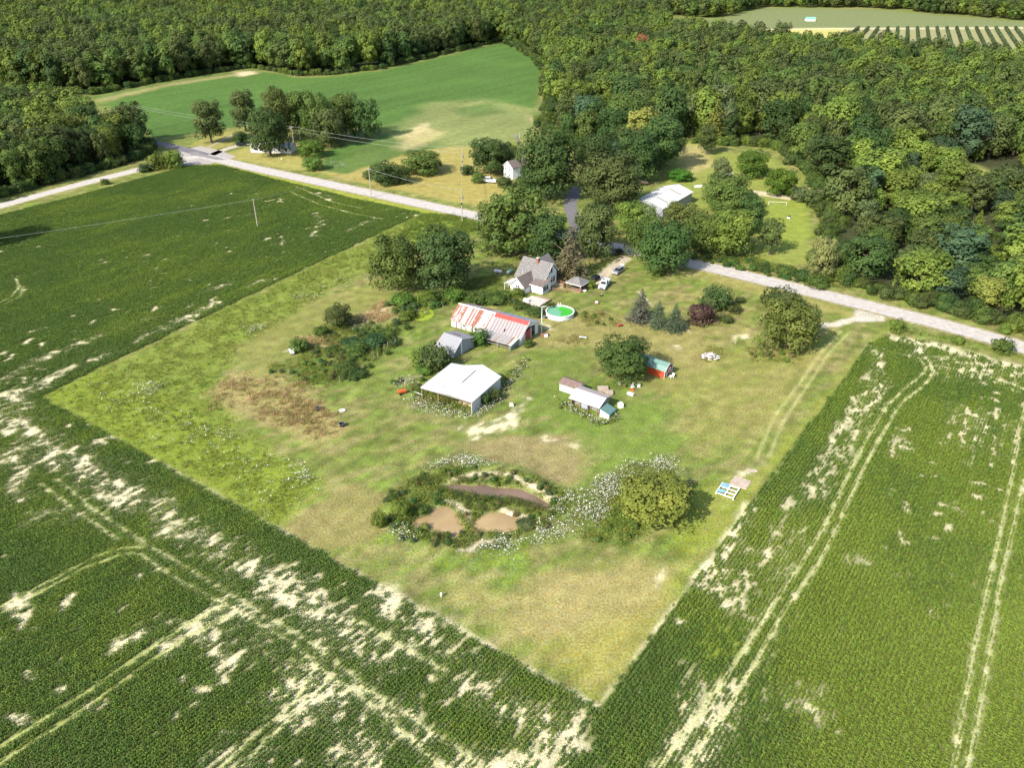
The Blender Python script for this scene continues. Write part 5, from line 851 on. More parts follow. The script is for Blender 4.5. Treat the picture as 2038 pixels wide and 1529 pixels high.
for u in (-12.7, -8.5): MB().box(u - .1, u + .1, .05, .25, 0, 3.12).build('post', M['wood'], b)
for v in (4.2, 8.3): MB().box(-12.8, -12.6, v - .1, v + .1, 0, 3.1).build('post', M['wood'], b)
MB().box(-12.9, .2, .0, .14, 2.85, 3.08).build('header_beam', M['greywood'], b)
x, y = P(932, 806); o = MB().ring(x, y + 1.5, [(2.3, 0), (1.7, .5), (.8, .8), (0, .85)], 18).build('straw_heap', M['tan'], None, smooth=True); tag(o, 'heap of straw inside the front right corner of the white barn', 'straw heap')
o = MB().tube((*P(825, 783), .4), (*P(841, 790), .5), .09).build('white_pipe', M['white']); tag(o, 'white pipe lying beside the left corner of the white barn', 'pipe')
# coop
b = bld('chicken_coop', 'low shed with a white tin roof, grey annex and teal lean to', 'shed', (18.5, 142.9), -35)
MB().slab((-7.2, -.75, 1.95), (.35, -.75, 1.95), (.35, 2.2, 3.1), (-7.2, 2.2, 3.1), .08).build('white_roof', M['whitetinx'], b); MB().slab((-7.2, 2.2, 3.1), (.35, 2.2, 3.1), (.35, 4.4, 2.6), (-7.2, 4.4, 2.6), .08).build('back_roof', M['pinkroof'], b)
MB().prism([(0, 0, 0), (0, 0, 2.1), (0, 2.2, 2.98), (0, 4.2, 2.5), (0, 4.2, 0)], (-.1, 0, 0)).prism([(-6.9, 0, 0), (-6.9, 0, 2.1), (-6.9, 2.2, 2.98), (-6.9, 4.2, 2.5), (-6.9, 4.2, 0)], (.1, 0, 0)).box(-6.9, 0, 4.1, 4.2, 0, 2.5).box(-6.8, -.1, .9, 1.0, 0, 2.0).build('wall', M['greywood'], b)
for u in (-6.7, -4.6, -2.6, -.3): MB().box(u - .09, u + .09, -.35, -.17, 0, 2.0).build('post', M['redwood'], b)
MB().box(-4.3, -2.9, -.1, .0, .3, 1.5).build('panel', M['bluetin'], b)
MB().slab((-12.5, 3.5, 1.95), (-7.22, 3.5, 1.95), (-7.22, 5.4, 2.65), (-12.5, 5.4, 2.65), .08).slab((-12.5, 5.4, 2.65), (-7.22, 5.4, 2.65), (-7.22, 6.4, 2.3), (-12.5, 6.4, 2.3), .08).build('annex_roof', M['brownroof'], b); MB().prism([(-12.3, 3.75, 0), (-12.3, 3.75, 1.95), (-12.3, 5.4, 2.55), (-12.3, 6.2, 2.25), (-12.3, 6.2, 0)], (5.0, 0, 0)).build('annex_wall', M['palemint'], b)
MB().slab((.4, -.6, 1.85), (.4, 2.45, 1.85), (2.75, 2.45, 1.1), (2.75, -.6, 1.1), .06).build('leanto_roof', M['teal'], b); MB().prism([(.45, -.5, 0), (2.65, -.5, 0), (2.65, -.5, 1.05), (.45, -.5, 1.75)], (0, .08, 0)).build('leanto_board', M['white'], b); MB().box(2.57, 2.65, -.4, 2.35, 0, 1.05).build('leanto_end', M['teal'], b)
# red shed
b = bld('red_shed', 'small red shed with green gambrel roof and white trim, half under a tree', 'shed', (34.8, 158.3), -39)
prf = [(-.15, 1.85), (.62, 2.82), (1.8, 3.35), (2.98, 2.82), (3.75, 1.85)]
for k in range(4): a, c_ = prf[k], prf[k + 1]; MB().slab((-8.2, a[0], a[1]), (.25, a[0], a[1]), (.25, c_[0], c_[1]), (-8.2, c_[0], c_[1]), .06).build('roof_panel', M['greentin'], b)
MB().box(-8, 0, 0, .1, 0, 1.95).box(-8, 0, 3.5, 3.6, 0, 1.95).build('side_wall', M['redbarn'], b)
MB().prism([(-.1, 0, 0), (-.1, 0, 1.95), (-.1, .66, 2.74), (-.1, 1.8, 3.27), (-.1, 2.94, 2.74), (-.1, 3.6, 1.95), (-.1, 3.6, 0)], (.1, 0, 0)).prism([(-8, 0, 0), (-8, 0, 1.95), (-8, .66, 2.74), (-8, 1.8, 3.27), (-8, 2.94, 2.74), (-8, 3.6, 1.95), (-8, 3.6, 0)], (.1, 0, 0)).build('gable_wall', M['redshade'], b)
tr = MB()
for k in range(4): a, c_ = prf[k], prf[k + 1]; tr.prism([(.26, a[0], a[1]), (.26, c_[0], c_[1]), (.26, c_[0], c_[1] - .16), (.26, a[0], a[1] - .16)], (.05, 0, 0))
for p_, q_ in (((.04, .9, .1), (.04, .9, 2.0)), ((.04, 2.7, .1), (.04, 2.7, 2.0)), ((.04, .9, 2.0), (.04, 2.7, 2.0)), ((.04, .9, .1), (.04, 2.7, 2.0)), ((.04, .06, 0), (.04, .06, 1.9)), ((.04, 3.54, 0), (.04, 3.54, 1.9))): tr.tube(p_, q_, .07, n=4)
tr.build('white_trim', M['white'], b)
x, y = P(1336, 752); o = bld('white_chair', 'white painted wooden chair standing in front of the red shed door', 'chair', (x, y), -70); MB().box(-.4, .4, -.4, .4, .42, .48).build('seat', M['white'], o); MB().prism([(-.4, .36, .48), (.4, .36, .48), (.4, .55, 1.1), (-.4, .55, 1.1)], (0, .05, 0)).build('backrest', M['white'], o)
for sx_2, sy_2 in ((-.36, -.36), (.36, -.36), (-.36, .36), (.36, .36)): MB().box(sx_2 - .04, sx_2 + .04, sy_2 - .04, sy_2 + .04, 0, .42).build('leg', M['white'], o)
# pole barn beyond the road
b = bld('pole_barn', 'large pale metal pole barn with dark skylight strips, behind the roadside trees', 'barn', (53.1, 272.2), 55)
MB().prism([(0, 0, 0), (0, 0, 4.1), (0, 6, 5.85), (0, 12, 4.1), (0, 12, 0)], (24.7, 0, 0)).build('wall', M['galvw'], b)
MB().slab((-.3, -.4, 4.05), (25, -.4, 4.05), (25, 6, 6.0), (-.3, 6, 6.0), .1).slab((-.3, 6, 6.0), (25, 6, 6.0), (25, 12.4, 4.05), (-.3, 12.4, 4.05), .1).build('roof', M['farroof'], b); MB().box(-.3, 25, 5.92, 6.08, 5.99, 6.05).build('ridge_cap', M['greywood'], b)
for u in (5.5, 17): MB().slab((u, 1.2, 4.57), (u + .7, 1.2, 4.57), (u + .7, 5.6, 5.91), (u, 5.6, 5.91), .04).build('skylight', M['wood'], b)
for u in (5.5, 10.5, 17): MB().slab((u, 7, 5.73), (u + .6, 7, 5.73), (u + .6, 11, 4.51), (u, 11, 4.51), .04).build('skylight', M['wood'], b)
MB().box(-.06, .02, 7.0, 11.6, .1, 3.6).build('sliding_door', M['bluetin'], b)
# two storey farmhouse
b = bld('two_storey_house', 'tall white two storey farmhouse with brown gable roof half hidden by a maple', 'house', (-3.4, 327.6), -49)
MB().prism([(0, 0, 0), (5.6, 0, 0), (5.6, 0, 5.0), (2.8, 0, 7.0), (0, 0, 5.0)], (0, 9, 0)).build('wall', M['siding'], b); MB().slab((-.4, -.4, 4.75), (-.4, 9.4, 4.75), (2.8, 9.4, 7.15), (2.8, -.4, 7.15), .12).slab((2.8, -.4, 7.15), (2.8, 9.4, 7.15), (6, 9.4, 4.75), (6, -.4, 4.75), .12).build('roof', M['shingle_b'], b)
MB().box(2.5, 3.1, 7.5, 8.1, 6.3, 8.1).build('chimney', M['concrete'], b)
for u in (1.1, 3.3):
    for z in (.9, 3.4): wall_y(b, 0, u, u + .55, z, z + 1.1)
bb = MB()
for a, c_ in (((-.4, -.43, 4.74), (2.8, -.43, 7.14)), ((2.8, -.43, 7.14), (6, -.43, 4.74))): bb.prism([a, c_, (c_[0], c_[1], c_[2] - .25), (a[0], a[1], a[2] - .25)], (0, -.05, 0))
bb.build('fascia', M['white'], b)
# white house at the junction
x, y = P(500, 303); b = bld('junction_house', 'low white house behind a large dark tree at the road junction', 'house', (x, y), -6)
MB().prism([(0, 0, 0), (0, 0, 2.5), (0, 3.5, 3.9), (0, 7, 2.5), (0, 7, 0)], (19, 0, 0)).build('wall', M['siding'], b); MB().slab((-.4, -.5, 2.45), (19.4, -.5, 2.45), (19.4, 3.5, 4.05), (-.4, 3.5, 4.05), .1).slab((-.4, 3.5, 4.05), (19.4, 3.5, 4.05), (19.4, 7.5, 2.45), (-.4, 7.5, 2.45), .1).build('roof', M['whitetinx'], b)
for u in (1.6, 4.2, 9, 13, 16): wall_y(b, 0, u, u + 1.1, 1.0, 2.0)
MB().box(6.6, 7.6, -.05, .02, .1, 2.1).build('door', M['greywood'], b)
x, y = P(1598, 396); b = bld('small_shed', 'small shed with a pale brown roof at the edge of the wood', 'shed', (x, y), -8); MB().prism([(0, 0, 0), (0, 0, 2.2), (0, 2.5, 3.0), (0, 5, 2.2), (0, 5, 0)], (7, 0, 0)).build('wall', M['greywood'], b); MB().slab((-.3, -.4, 2.15), (7.3, -.4, 2.15), (7.3, 2.5, 3.12), (-.3, 2.5, 3.12), .08).build('front_roof', M['brownroof'], b); MB().slab((-.3, 2.5, 3.12), (7.3, 2.5, 3.12), (7.3, 5.4, 2.15), (-.3, 5.4, 2.15), .08).build('back_roof', M['pinkroof'], b)
x, y = P(1572, 393); b = bld('metal_carport', 'low grey flat roofed carport left of the small shed', 'carport', (x, y), -8); MB().box(0, 4.5, 0, 5, 2.0, 2.12).build('roof', M['galv'], b)
for u, v in ((.2, .2), (4.3, .2), (.2, 4.8), (4.3, 4.8)): MB().tube((u, v, 0), (u, v, 2.0), .07).build('post', M['metal'], b)
x, y = P(1268, 352); b = bld('rusty_wagon', 'old brownish wagon parked in the shade left of the pole barn', 'wagon', (x, y - 12), 20); MB().box(-2.5, 2.5, -1.2, 1.2, .7, 1.3).build('bed', M['brownroof'], b, .05)
for u, v in ((-1.7, -1.2), (1.7, -1.2), (-1.7, 1.2), (1.7, 1.2)): MB().tube((u, v - .1, .4), (u, v + .1, .4), .4, n=14).build('wheel', M['tyre'], b)
x, y = P(1612, 41); b = bld('green_stand', 'tiny green and white farm stand far off in the pale field', 'stand', (x, y), 0); MB().box(-5, 5, -2.5, 2.5, 0, 2.6).build('wall', M['white'], b); MB().slab((-5.5, -3, 2.5), (5.5, -3, 2.5), (5.5, 0, 4), (-5.5, 0, 4), .2).slab((-5.5, 0, 4), (5.5, 0, 4), (5.5, 3, 2.5), (-5.5, 3, 2.5), .2).build('roof', mat('mint_roof', (.25, .55, .42), .5), b)
# ------------------------------------------------------------------ vehicles
def wheels(t, wb, tw, r=.34, w_=.22):
    for x in (-wb / 2, wb / 2):
        for s in (-1, 1):
            q = MB().tube((x, s * tw / 2 - w_ / 2, r), (x, s * tw / 2 + w_ / 2, r), r, n=18).build('wheel', M['tyre'], t); MB().tube((x, s * (tw / 2 + w_ / 2 + .004), r), (x, s * (tw / 2 + w_ / 2 + .02), r), r * .6, n=14).build('rim', M['rim'], q)
def side(m, prof, w0, w1, zsplit=None):
    """closed body from a side outline; upper points pulled in to width w1"""
    zs = [p[1] for p in prof]; lo, hi = min(zs), max(zs); n = len(prof); wf = lambda z: (w0 if z <= (zsplit or lo) + 1e-6 else w0 + (w1 - w0) * (z - (zsplit or lo)) / (hi - (zsplit or lo))) / 2
    m.add([(p[0], -wf(p[1]), p[1]) for p in prof] + [(p[0], wf(p[1]), p[1]) for p in prof], [tuple(range(n))[::-1], tuple(range(n, 2 * n))] + [(i, (i + 1) % n, n + (i + 1) % n, n + i) for i in range(n)]); return m
def car(label, px, rz, paint_, kind='suv', name='parked_car', cat='car', scale=1.0):
    x, y = P(*px); t = thing(name, label, cat, (x, y, 0), R(rz)); t.scale = (scale,) * 3
    if kind == 'pickup':
        side(MB(), [(-2.75, .45), (2.7, .45), (2.75, .8), (2.6, 1.05), (1.15, 1.15), (-2.7, 1.12)], 1.95, 1.88, .8).build('body', M[paint_], t, .06)
        side(MB(), [(-.75, 1.14), (1.3, 1.14), (.62, 1.82), (-.62, 1.84)], 1.8, 1.5).build('cab', M[paint_], t, .06)
        gl = MB().add([(1.28, -.74, 1.24), (1.28, .74, 1.24), (.70, .62, 1.78), (.70, -.62, 1.78)], [(0, 1, 2, 3)]); gl.build('windscreen', M['glass'], t)
        for s in (-1, 1): MB().add([(-.6, s * .9, 1.25), (1.05, s * .9, 1.25), (.55, s * .79, 1.74), (-.55, s * .79, 1.74)], [(0, 1, 2, 3)]).build('side_window', M['glass'], t)
        MB().box(-2.6, -.85, -.72, .72, 1.125, 1.14).build('bed_floor', M['black'], t)
        for s in (-1, 1): MB().box(-2.7, -.8, s * .9 - .1, s * .9 + .1, 1.13, 1.62).build('bed_side', M[paint_], t, .03)
        MB().box(-2.72, -2.62, -.8, .8, 1.13, 1.5).build('tailgate', M[paint_], t)
        wheels(t, 3.5, 1.7, .38)
        for s in (-1, 1): MB().box(2.7, 2.78, s * .75 - .18, s * .75 + .18, .72, .92).build('headlight', M['lamp'], t); MB().box(-2.78, -2.72, s * .82 - .08, s * .82 + .08, .75, 1.05).build('tail_light', M['redlamp'], t)
        MB().box(2.755, 2.8, -.5, .5, .6, .92).build('grille', M['black'], t); MB().box(2.74, 2.88, -.95, .95, .42, .58).build('bumper', M['metal'], t)
    else:
        side(MB(), [(-2.3, .35), (2.25, .35), (2.35, .62), (2.2, .88), (1.1, 1.0), (-2.25, 1.02), (-2.35, .7)], 1.85, 1.75, .62).build('body', M[paint_], t, .07)
        side(MB(), [(-2.1, 1.0), (1.15, 1.0), (.3, 1.55), (-1.75, 1.58)], 1.68, 1.3).build('cabin', M['glass'], t, .05); MB().box(-1.7, .28, -.66, .66, 1.575, 1.63).build('roof', M[paint_], t, .03)
        wheels(t, 2.75, 1.62)
        for s in (-1, 1): MB().box(2.22, 2.34, s * .65 - .2, s * .65 + .2, .62, .8).build('headlight', M['lamp'], t); MB().box(-2.4, -2.3, s * .7 - .15, s * .7 + .15, .7, .95).build('tail_light', M['redlamp'], t)
    return t
pk = car('white pickup with utility side boxes parked on the grass by the drive', (1202, 571), -110, 'carwhite', 'pickup', 'pickup_truck', 'truck', 1.08)
for s in (-1, 1): MB().prism([(-2.65, s * 1.0, 1.62), (-.9, s * 1.0, 1.62), (-.9, s * 1.25, 2.15), (-2.65, s * 1.25, 2.15)], (0, s * .06, 0)).build('box_lid', M['carwhite'], pk)
gc_ = car('silver grey car with its door open at the edge of the driveway', (1230, 543), -125, 'cargrey')
MB().box(.1, .16, -1.75, -.9, .45, 1.3).build('open_door', M['cargrey'], gc_); MB().prism([(-2.2, -.7, 1.6), (-2.2, .7, 1.6), (-2.6, .7, 2.1), (-2.6, -.7, 2.1)], (-.05, 0, 0)).build('tailgate', M['cargrey'], gc_)
car('black car in the shade at the near end of the driveway', (1182, 560), -130, 'carblack'); car('dark car under the tree where the driveway meets the road', (1226, 506), -150, 'carblack'); car('dark car parked under the small tree at the junction house', (481, 290), 20, 'carblack')
car('white pickup parked in the yard of the two storey farmhouse', (972, 363), -12, 'carwhite', 'pickup', 'pickup_truck', 'truck', 1.25)
# ------------------------------------------------------------------ poles and wires
POLES = {}
def pole(key, label, base, top, arm=0., trafo=False, lamp=False):
    x, y = P(*base); h_ = hgt(*base, top[1]); t = thing('utility_pole', label, 'pole', (x, y, 0), 0, None); MB().tube((0, 0, -.3), (0, 0, h_), .17, .12, 9).build('shaft', M['polewood'], t)
    if arm: MB().box(-arm, arm, -.06, .06, h_ - .5, h_ - .38).build('crossarm', M['polewood'], t)
    for k in ((-1, 0, 1) if arm else (0,)): MB().tube((k * arm * .9, 0, h_ - .38 if k else h_), (k * arm * .9, 0, h_ - .1 if k else h_ + .25), .06, n=6).build('insulator', M['white'], t)
    if trafo: MB().tube((.35, -.2, h_ - 3.3), (.35, -.2, h_ - 2.3), .28, n=12).build('transformer', M['metal'], t); MB().box(-.25, .25, -.3, -.1, h_ - 5.2, h_ - 4.6).build('meter_box', M['black'], t)
    POLES[key] = (x, y, h_); return t
pole('a', 'pale wooden utility pole standing alone in the bean field', (513, 452), (504, 397), .0); pole('b', 'utility pole on the near road verge, beside the bushes of the road bank', (739, 394), (734, 335), .7); pole('c', 'tall utility pole on the near road verge beside the broad roadside tree', (920, 440), (919, 377), .0, True); pole('d', 'utility pole with a transformer on the yellow lawn by the farmhouse', (921, 348), (921, 297), .0, True); pole('e', 'utility pole behind the junction house in front of the grove', (585, 288), (578, 251), .8); pole('f', 'utility pole at the wood edge by the side road, left of the junction', (281, 262), (273, 209), .8)
yx, yy = P(1077.7, 661); yl = thing('yard_light', 'pale pole with a lamp arm beside the pool', 'lamp post', (yx, yy, 0)); yh = hgt(1077.7, 661, 610); MB().tube((0, 0, -.2), (0, 0, yh), .11, .08, 9).build('shaft', M['white'], yl); MB().tube((0, 0, yh - .1), (1.1, 0, yh + .05), .06, n=6).build('arm', M['white'], yl); MB().box(.8, 1.4, -.14, .14, yh - .06, yh + .06).build('lamp', M['metal'], yl)
def wire(label, A, B, sag=.8, off=(0, 0, 0), r=.035):
    a, b2 = Vector(A) + Vector(off), Vector(B) + Vector(off); pts = []
    for k in range(13): t = k / 12; p_ = a.lerp(b2, t); p_.z -= sag * 4 * t * (1 - t); pts.append(tuple(p_))
    tag(MB().path(pts, r, 4).build('utility_wire', M['wire']), label, 'wire')
wire('wire crossing the bean field from the lone pole to the left picture edge', POLES['a'], (*P(-260, 575), 9.5), .6); wire('wire from the lone field pole to the pole on the road verge', POLES['a'], POLES['b'], .6); wire('wire between the two poles on the near road verge', POLES['b'], POLES['c'], .9, (0, 0, -.1))
wire('upper wire from the junction house pole to the transformer pole', POLES['e'], POLES['d'], 1.0); wire('lower wire from the junction house pole to the transformer pole', POLES['e'], POLES['d'], 1.3, (0, 0, -1.5)); wire('upper wire over the far field between the junction poles', POLES['f'], POLES['e'], 1.2); wire('lower wire over the far field between the junction poles', POLES['f'], POLES['e'], 1.6, (0, 0, -1.0))
wire('wire over the driveway from the verge pole to the transformer pole', POLES['c'], POLES['d'], .7, (0, 0, -.6))
# ------------------------------------------------------------------ yard things
def tank(label, a, b2, mm):
    A, B = P(*a), P(*b2); t = thing('propane_tank', label, 'tank', ((A[0] + B[0]) / 2, (A[1] + B[1]) / 2, 0), math.atan2(B[1] - A[1], B[0] - A[0])); L_ = math.hypot(B[0] - A[0], B[1] - A[1]) / 2
    m = MB(); prof = [(-L_, .02), (-L_ + .12, .34), (-L_ + .4, .5), (L_ - .4, .5), (L_ - .12, .34), (L_, .02)]
    n = 16; vs = [(x, r * math.cos(6.2832 * k / n), .75 + r * math.sin(6.2832 * k / n)) for k in range(n) for x, r in prof]; q = len(prof)
    m.add(vs, [(k * q + j, ((k + 1) % n) * q + j, ((k + 1) % n) * q + j + 1, k * q + j + 1) for k in range(n) for j in range(q - 1)]).build('shell', M[mm], t, smooth=True)
    for s in (-.5, .5): MB().box(s * L_ - .1, s * L_ + .1, -.35, .35, 0, .35).build('saddle', M['concrete'], t)
    MB().tube((0, 0, 1.2), (0, 0, 1.42), .14, n=10).build('valve_cap', M[mm], t)
tank('white propane tank on the grass left of the house', (983, 543), (1000, 545), 'tank'); tank('pale green propane tank nearest the house', (1009, 548), (1020, 541), 'tankg')
x, y = P(582, 706); o = thing('garden_box', 'white box on a stand at the left end of the garden', 'box', (x, y, 0), .4); MB().box(-.5, .5, -.45, .45, .5, 1.3).build('body', M['white'], o, .02); MB().slab((-.65, -.6, 1.302), (.65, -.6, 1.302), (.65, .6, 1.5), (-.65, .6, 1.5), .05).build('lid', M['white'], o); MB().box(-.4, .4, -.35, .35, 0, .495).build('stand', M['wood'], o)
for (u, v), lab, m_n in (((634, 817), 'black tub in the tall dry grass, upper left of two', 'black'), ((681, 849), 'black tub at the edge of the tall dry grass, lower right of two', 'black')):
    x, y = P(u, v); o = thing('tub', lab, 'tub', (x, y, 0), .3); MB().ring(0, 0, [(.45, 0), (.62, .7), (.56, .7), (.42, .1), (0, .1)], 16).build('shell', M['black'], o); MB().ring(0, 0, [(.6, .705), (.66, .705), (.66, .76), (.6, .76)], 16).build('rim', M['metal'], o)
x, y = P(681, 818 + 0); o = MB().ring(x, y, [(.7, 0), (.75, .18), (.6, .2), (0, .12)], 16).build('stone_ring', M['concrete']); tag(o, 'flat pale stone disc in the mown grass beside the dry grass', 'stone')
x, y = P(800, 784); o = thing('orange_cart', 'orange plastic cart in the weeds left of the white barn', 'cart', (x, y, 0), .5); MB().prism([(-.8, -.5, .35), (.8, -.5, .35), (1.0, -.6, .9), (-1.0, -.6, .9)], (0, 1.1, 0)).build('tray', M['orange'], o, .05); MB().tube((-.5, -.65, .3), (-.5, .65, .3), .3, n=12).build('wheel', M['tyre'], o)
for k, (u, v) in enumerate(((744, 716), (752, 714), (765, 697), (772, 694), (787, 689), (676, 762))):
    x, y = P(u, v); o = thing('fence_post', ['grey garden fence post, nearest of the row', 'grey garden fence post beside the nearest one', 'garden fence post in the middle of the row', 'taller garden fence post right of the middle', 'garden fence post at the upper right end', 'lone leaning post at the lower garden corner'][k], 'post', (x, y, 0)); MB().tube((0, 0, -.2), (.05, 0, 1.7 if k != 3 else 2.0), .07, .06, 6).build('shaft', M['greywood'], o)
# tarp frame and slab
a_, b_2 = P(1433, 984), P(1452, 994); x, y = P(1448, 980); o = thing('tarp_frame', 'white wooden frame with torn blue tarp lying on the grass', 'frame', (x, y, 0), R(-33)); fr = MB()
for v in (-1.7, -.55, .55, 1.7): fr.box(-1.6, 1.6, v - .09, v + .09, .3, .42)
for u in (-1.6, 0, 1.6): fr.box(u - .09, u + .09, -1.79, 1.79, .425, .52)
for u in (-1.6, 1.6):
    for v in (-1.7, 1.7): fr.box(u - .09, u + .09, v - .09, v + .09, 0, .3)
fr.build('frame', M['white'], o); MB().slab((-1.6, .4, .53), (-.1, .5, .53), (-.1, 1.75, .54), (-1.6, 1.75, .54), .02).slab((-1.6, -1.5, .53), (-.2, -1.2, .53), (-.3, -.4, .54), (-1.6, -.5, .54), .02).build('tarp', M['tarp'], o)
x, y = P(1473, 961); o = MB().add([(-1.7, -1.5, 0), (1.6, -1.6, 0), (1.8, 1.4, 0), (-1.5, 1.7, 0), (-1.65, -1.45, .12), (1.55, -1.55, .12), (1.75, 1.35, .12), (-1.45, 1.65, .12)], [(4, 5, 6, 7), (0, 1, 5, 4), (1, 2, 6, 5), (2, 3, 7, 6), (3, 0, 4, 7)]).build('ground_slab', M['slab'])
o.location = (x, y, .0); o.rotation_euler = (0, 0, R(-30)); tag(o, 'bare pinkish brown slab on the grass beside the tarp frame', 'slab')
x, y = P(1497, 937); o = MB().box(-1.0, 1.0, -.35, .35, 0, .1).build('plank', M['slab']); o.location = (x, y, 0); o.rotation_euler = (0, 0, R(-15)); tag(o, 'brown board lying above the bare slab near the field edge', 'board')
# debris pile
x, y = P(1413, 711); o = thing('debris_pile', 'pile of white and pinkish broken boards beside a weed clump', 'debris pile', (x, y, 0)); rr = random.Random(9); pm = (MB(), MB())
for k in range(70):
    a = rr.uniform(0, 6.28); d = rr.uniform(0, 1.9); z = .05 + (1.9 - d) * rr.uniform(.1, .45); L_, w_ = rr.uniform(.3, .9), rr.uniform(.08, .3); e = Vector((rr.gauss(0, 1), rr.gauss(0, 1), rr.gauss(0, .35))).normalized() * L_; q = Vector((-e.y, e.x, rr.uniform(-.1, .1))).normalized() * w_; c_ = Vector((d * math.cos(a), d * math.sin(a) * .9, z))
    pm[k % 3 == 0].prism([tuple(c_ - e - q), tuple(c_ + e - q), tuple(c_ + e + q), tuple(c_ - e + q)], (0, 0, .06))
pm[0].build('white_boards', M['white'], o); pm[1].build('brown_boards', M['redwood'], o)
# small scattered things near the walnut tree and lawn
def junk(name, lab, cat, px, parts, rz=0.):
    x, y = P(*px); o = thing(name, lab, cat, (x, y, float(ground_z(x, y))), rz)
    for nm, bx_, m_n in parts: MB().box(*bx_).build(nm, M[m_n], o, .02)
junk('white_cabinet', 'white metal cabinet lying on the grass right of the coop', 'cabinet', (1255, 786), (('body', (-.75, .75, -.35, .35, 0, .5), 'white'), ('door', (-.7, .7, -.3, .3, .503, .53), 'carwhite')), -.7)
junk('white_bucket_seat', 'white plastic chair tipped over under the walnut tree edge', 'chair', (1259, 772), (('seat', (-.4, .4, -.35, .35, .1, .3), 'white'), ('backrest', (-.4, .4, .36, .46, .1, 1.0), 'white')), .3); junk('white_barrel', 'white drum standing right of the tipped chair', 'drum', (1271, 770), (('body', (-.3, .3, -.3, .3, 0, .8), 'white'), ('lid', (-.33, .33, -.33, .33, .802, .86), 'metal'))); junk('orange_crate', 'orange crate beside the tipped white chair', 'crate', (1257, 777), (('body', (-.5, .5, -.25, .25, 0, .25), 'orange'), ('lid', (-.52, .52, -.27, .27, .252, .29), 'orange')))
junk('white_pail', 'small white pail in the shade under the walnut tree', 'pail', (1233, 765), (('body', (-.25, .25, -.25, .25, 0, .5), 'white'), ('handle', (-.2, .2, -.02, .02, .5, .62), 'metal'))); junk('white_appliance', 'white appliance in the flowers right of the coop', 'appliance', (1235, 811), (('body', (-.5, .5, -.45, .45, 0, .95), 'white'), ('panel', (-.5, .5, .2, .45, .953, 1.1), 'white')), .4)
junk('fire_pit', 'small reddish fire pit with a white lid on the lawn', 'fire pit', (1187, 605), (('base', (-.5, .5, -.5, .5, 0, .45), 'brick'), ('lid', (-.35, .35, -.35, .35, .452, .7), 'white'))); junk('mower', 'small black and yellow mower on the lawn below the pickup', 'mower', (1197, 589), (('deck', (-.4, .4, -.3, .3, .1, .35), 'black'), ('engine', (-.18, .18, -.18, .18, .352, .6), 'tan')), .4)
junk('red_barrow', 'red wheelbarrow at the right edge of the weedy flower bed', 'wheelbarrow', (1233, 650), (('tray', (-.6, .6, -.35, .35, .3, .65), 'redtin'), ('wheel', (.6, 1.0, -.08, .08, 0, .4), 'tyre')), .5); junk('white_bench', 'white bench among the weeds on the lawn right of the long barn', 'bench', (1160, 674), (('seat', (-.9, .9, -.25, .25, .4, .48), 'white'), ('leg', (-.8, -.7, -.2, .2, 0, .4), 'white'), ('leg', (.7, .8, -.2, .2, 0, .4), 'white')), -.2)
junk('scrap_heap', 'heap of dark scrap with white pieces by the long barn door', 'scrap', (1084, 668), (('scrap', (-.9, .9, -.5, .5, 0, .5), 'redwood'), ('white_sheet', (-.3, .5, -1.0, -.52, 0, .6), 'white')), .3); junk('white_stone', 'white boulder on the sandy track right of the white barn', 'boulder', (1018, 808), (('stone', (-.5, .5, -.4, .4, 0, .55), 'concrete'), ('top', (-.3, .3, -.25, .25, .553, .75), 'concrete'))); junk('mailbox', 'white mailbox on a post at the junction house lawn', 'mailbox', (561, 322), (('post', (-.06, .06, -.06, .06, 0, 1.1), 'wood'), ('box', (-.2, .2, -.35, .35, 1.1, 1.5), 'white')))
junk('terracotta_tub', 'pinkish round tub behind the white coop roof', 'tub', (1200, 777), (('body', (-1.1, 1.1, -.9, .9, 0, .5), 'slab'), ('rim', (-1.2, 1.2, -1., 1., .502, .58), 'slab'))); junk('feed_trough', 'smaller pinkish trough behind the right end of the coop roof', 'trough', (1212, 784), (('body', (-.8, .8, -.6, .6, 0, .5), 'slab'), ('rim', (-.9, .9, -.7, .7, .502, .58), 'slab')))
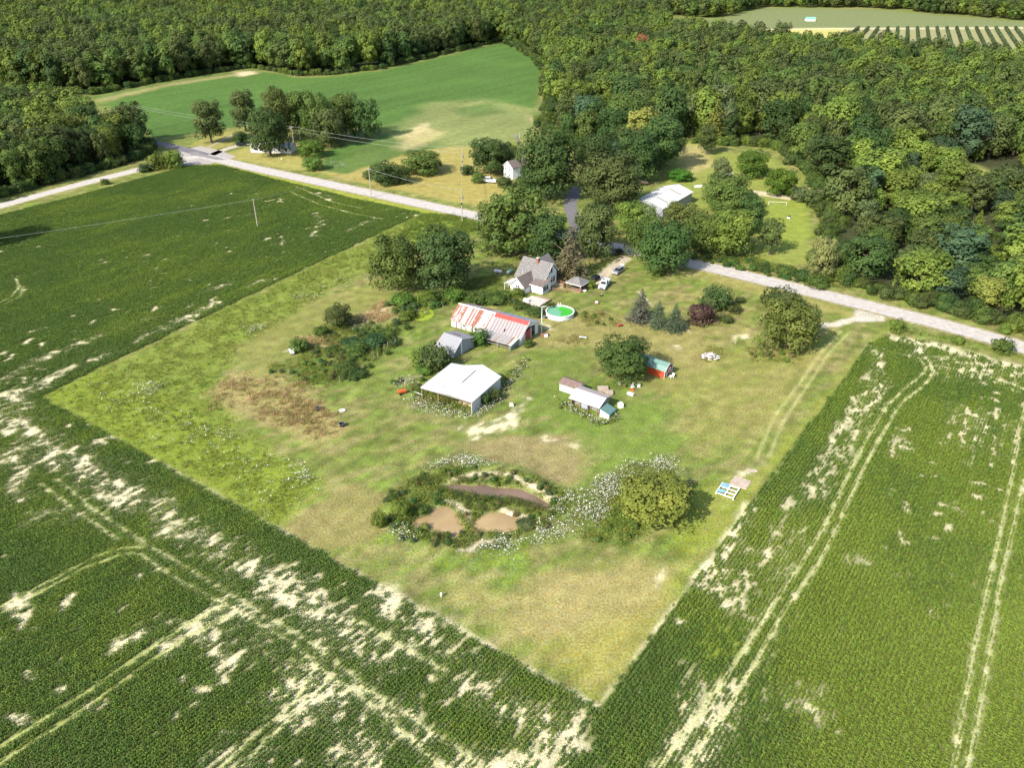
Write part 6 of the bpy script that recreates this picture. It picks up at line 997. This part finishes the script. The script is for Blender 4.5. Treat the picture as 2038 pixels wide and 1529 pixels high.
for k, (u, v, lab) in enumerate(((1475, 395, 'white tarpaulin heap on the back lawn left of the round bright tree'), (1390, 372, 'white plastic sheet on the grass right of the pole barn'), (1452, 347, 'white boat hull lying on the back lawn'), (1570, 434, 'small white and black box alone on the roadside lawn'))):
    junk('white_heap', lab, ('tarpaulin', 'sheet', 'boat', 'box')[k], (u, v), (('body', (-1.6, 1.6, -.6, .6, 0, .5) if k < 3 else (-.5, .5, -.5, .5, 0, .5), 'white'), ('top', (-1.1, 1.1, -.3, .3, .503, .8) if k < 3 else (-.4, .4, -.4, .4, .503, .8), 'white' if k < 3 else 'black')), .3 * k)
x, y = P(1547, 408); o = thing('goal_frame', 'long white goal frame on the lawn below the small shed', 'goal', (x, y, 0), R(-8)); MB().path([(-3.2, 0, 0), (-3.2, 0, 1.2), (3.2, 0, 1.2), (3.2, 0, 0)], .05, 6).build('posts', M['white'], o); MB().path([(-3.2, 0, .05), (-3.2, 1.2, .05), (3.2, 1.2, .05), (3.2, 0, .05)], .03, 6).build('base_rail', M['white'], o)
junk('white_sign', 'small white marker on the mown ground below the pond', 'marker', (878, 1190), (('post', (-.05, .05, -.05, .05, 0, .5), 'white'), ('plate', (-.15, .15, -.1, .1, .5, .95), 'white')))
# orchard rows far off
for (u0, v0, u1, v1) in [(1708 + k * 19.5, 57.5, 1690 + k * 23 - (10 if k < 3 else 0), 80 + min(k, 9) * 3.2) for k in range(18)]:
    A, B = np.array(P(u0, v0)), np.array(P(u1, v1)); L_ = np.linalg.norm(B - A); n = int(L_ / 1.1); pp_ = A + (B - A) * (np.arange(n) / n)[:, None]
    if u0 < 1709: ORP = [pp_]
    else: ORP.append(pp_)
for k, pp_ in enumerate(ORP):
    n = len(pp_) * 14; c = np.repeat(pp_, 14, 0); d = unit(RNG.normal(size=(n, 3)) + np.array([0, 0, .6])); p3 = np.c_[c, np.full(n, 1.7)] + d * np.array([1.5, 1.5, 1.5]); o = bpy.data.objects.new('orchard_row', quads_mesh('orchard_row', cards(p3, unit(d + RNG.normal(size=d.shape) * .3), np.full(n, 1.1)), np.clip(.5 + .15 * RNG.normal(size=n), 0, 1), M['leaf'])); o.color = (.075, .10, .04, 1); C.objects.link(o)
    tag(o, 'row of dark green orchard trees on the far pale ground', 'orchard row', 'orchard rows in the far right field')
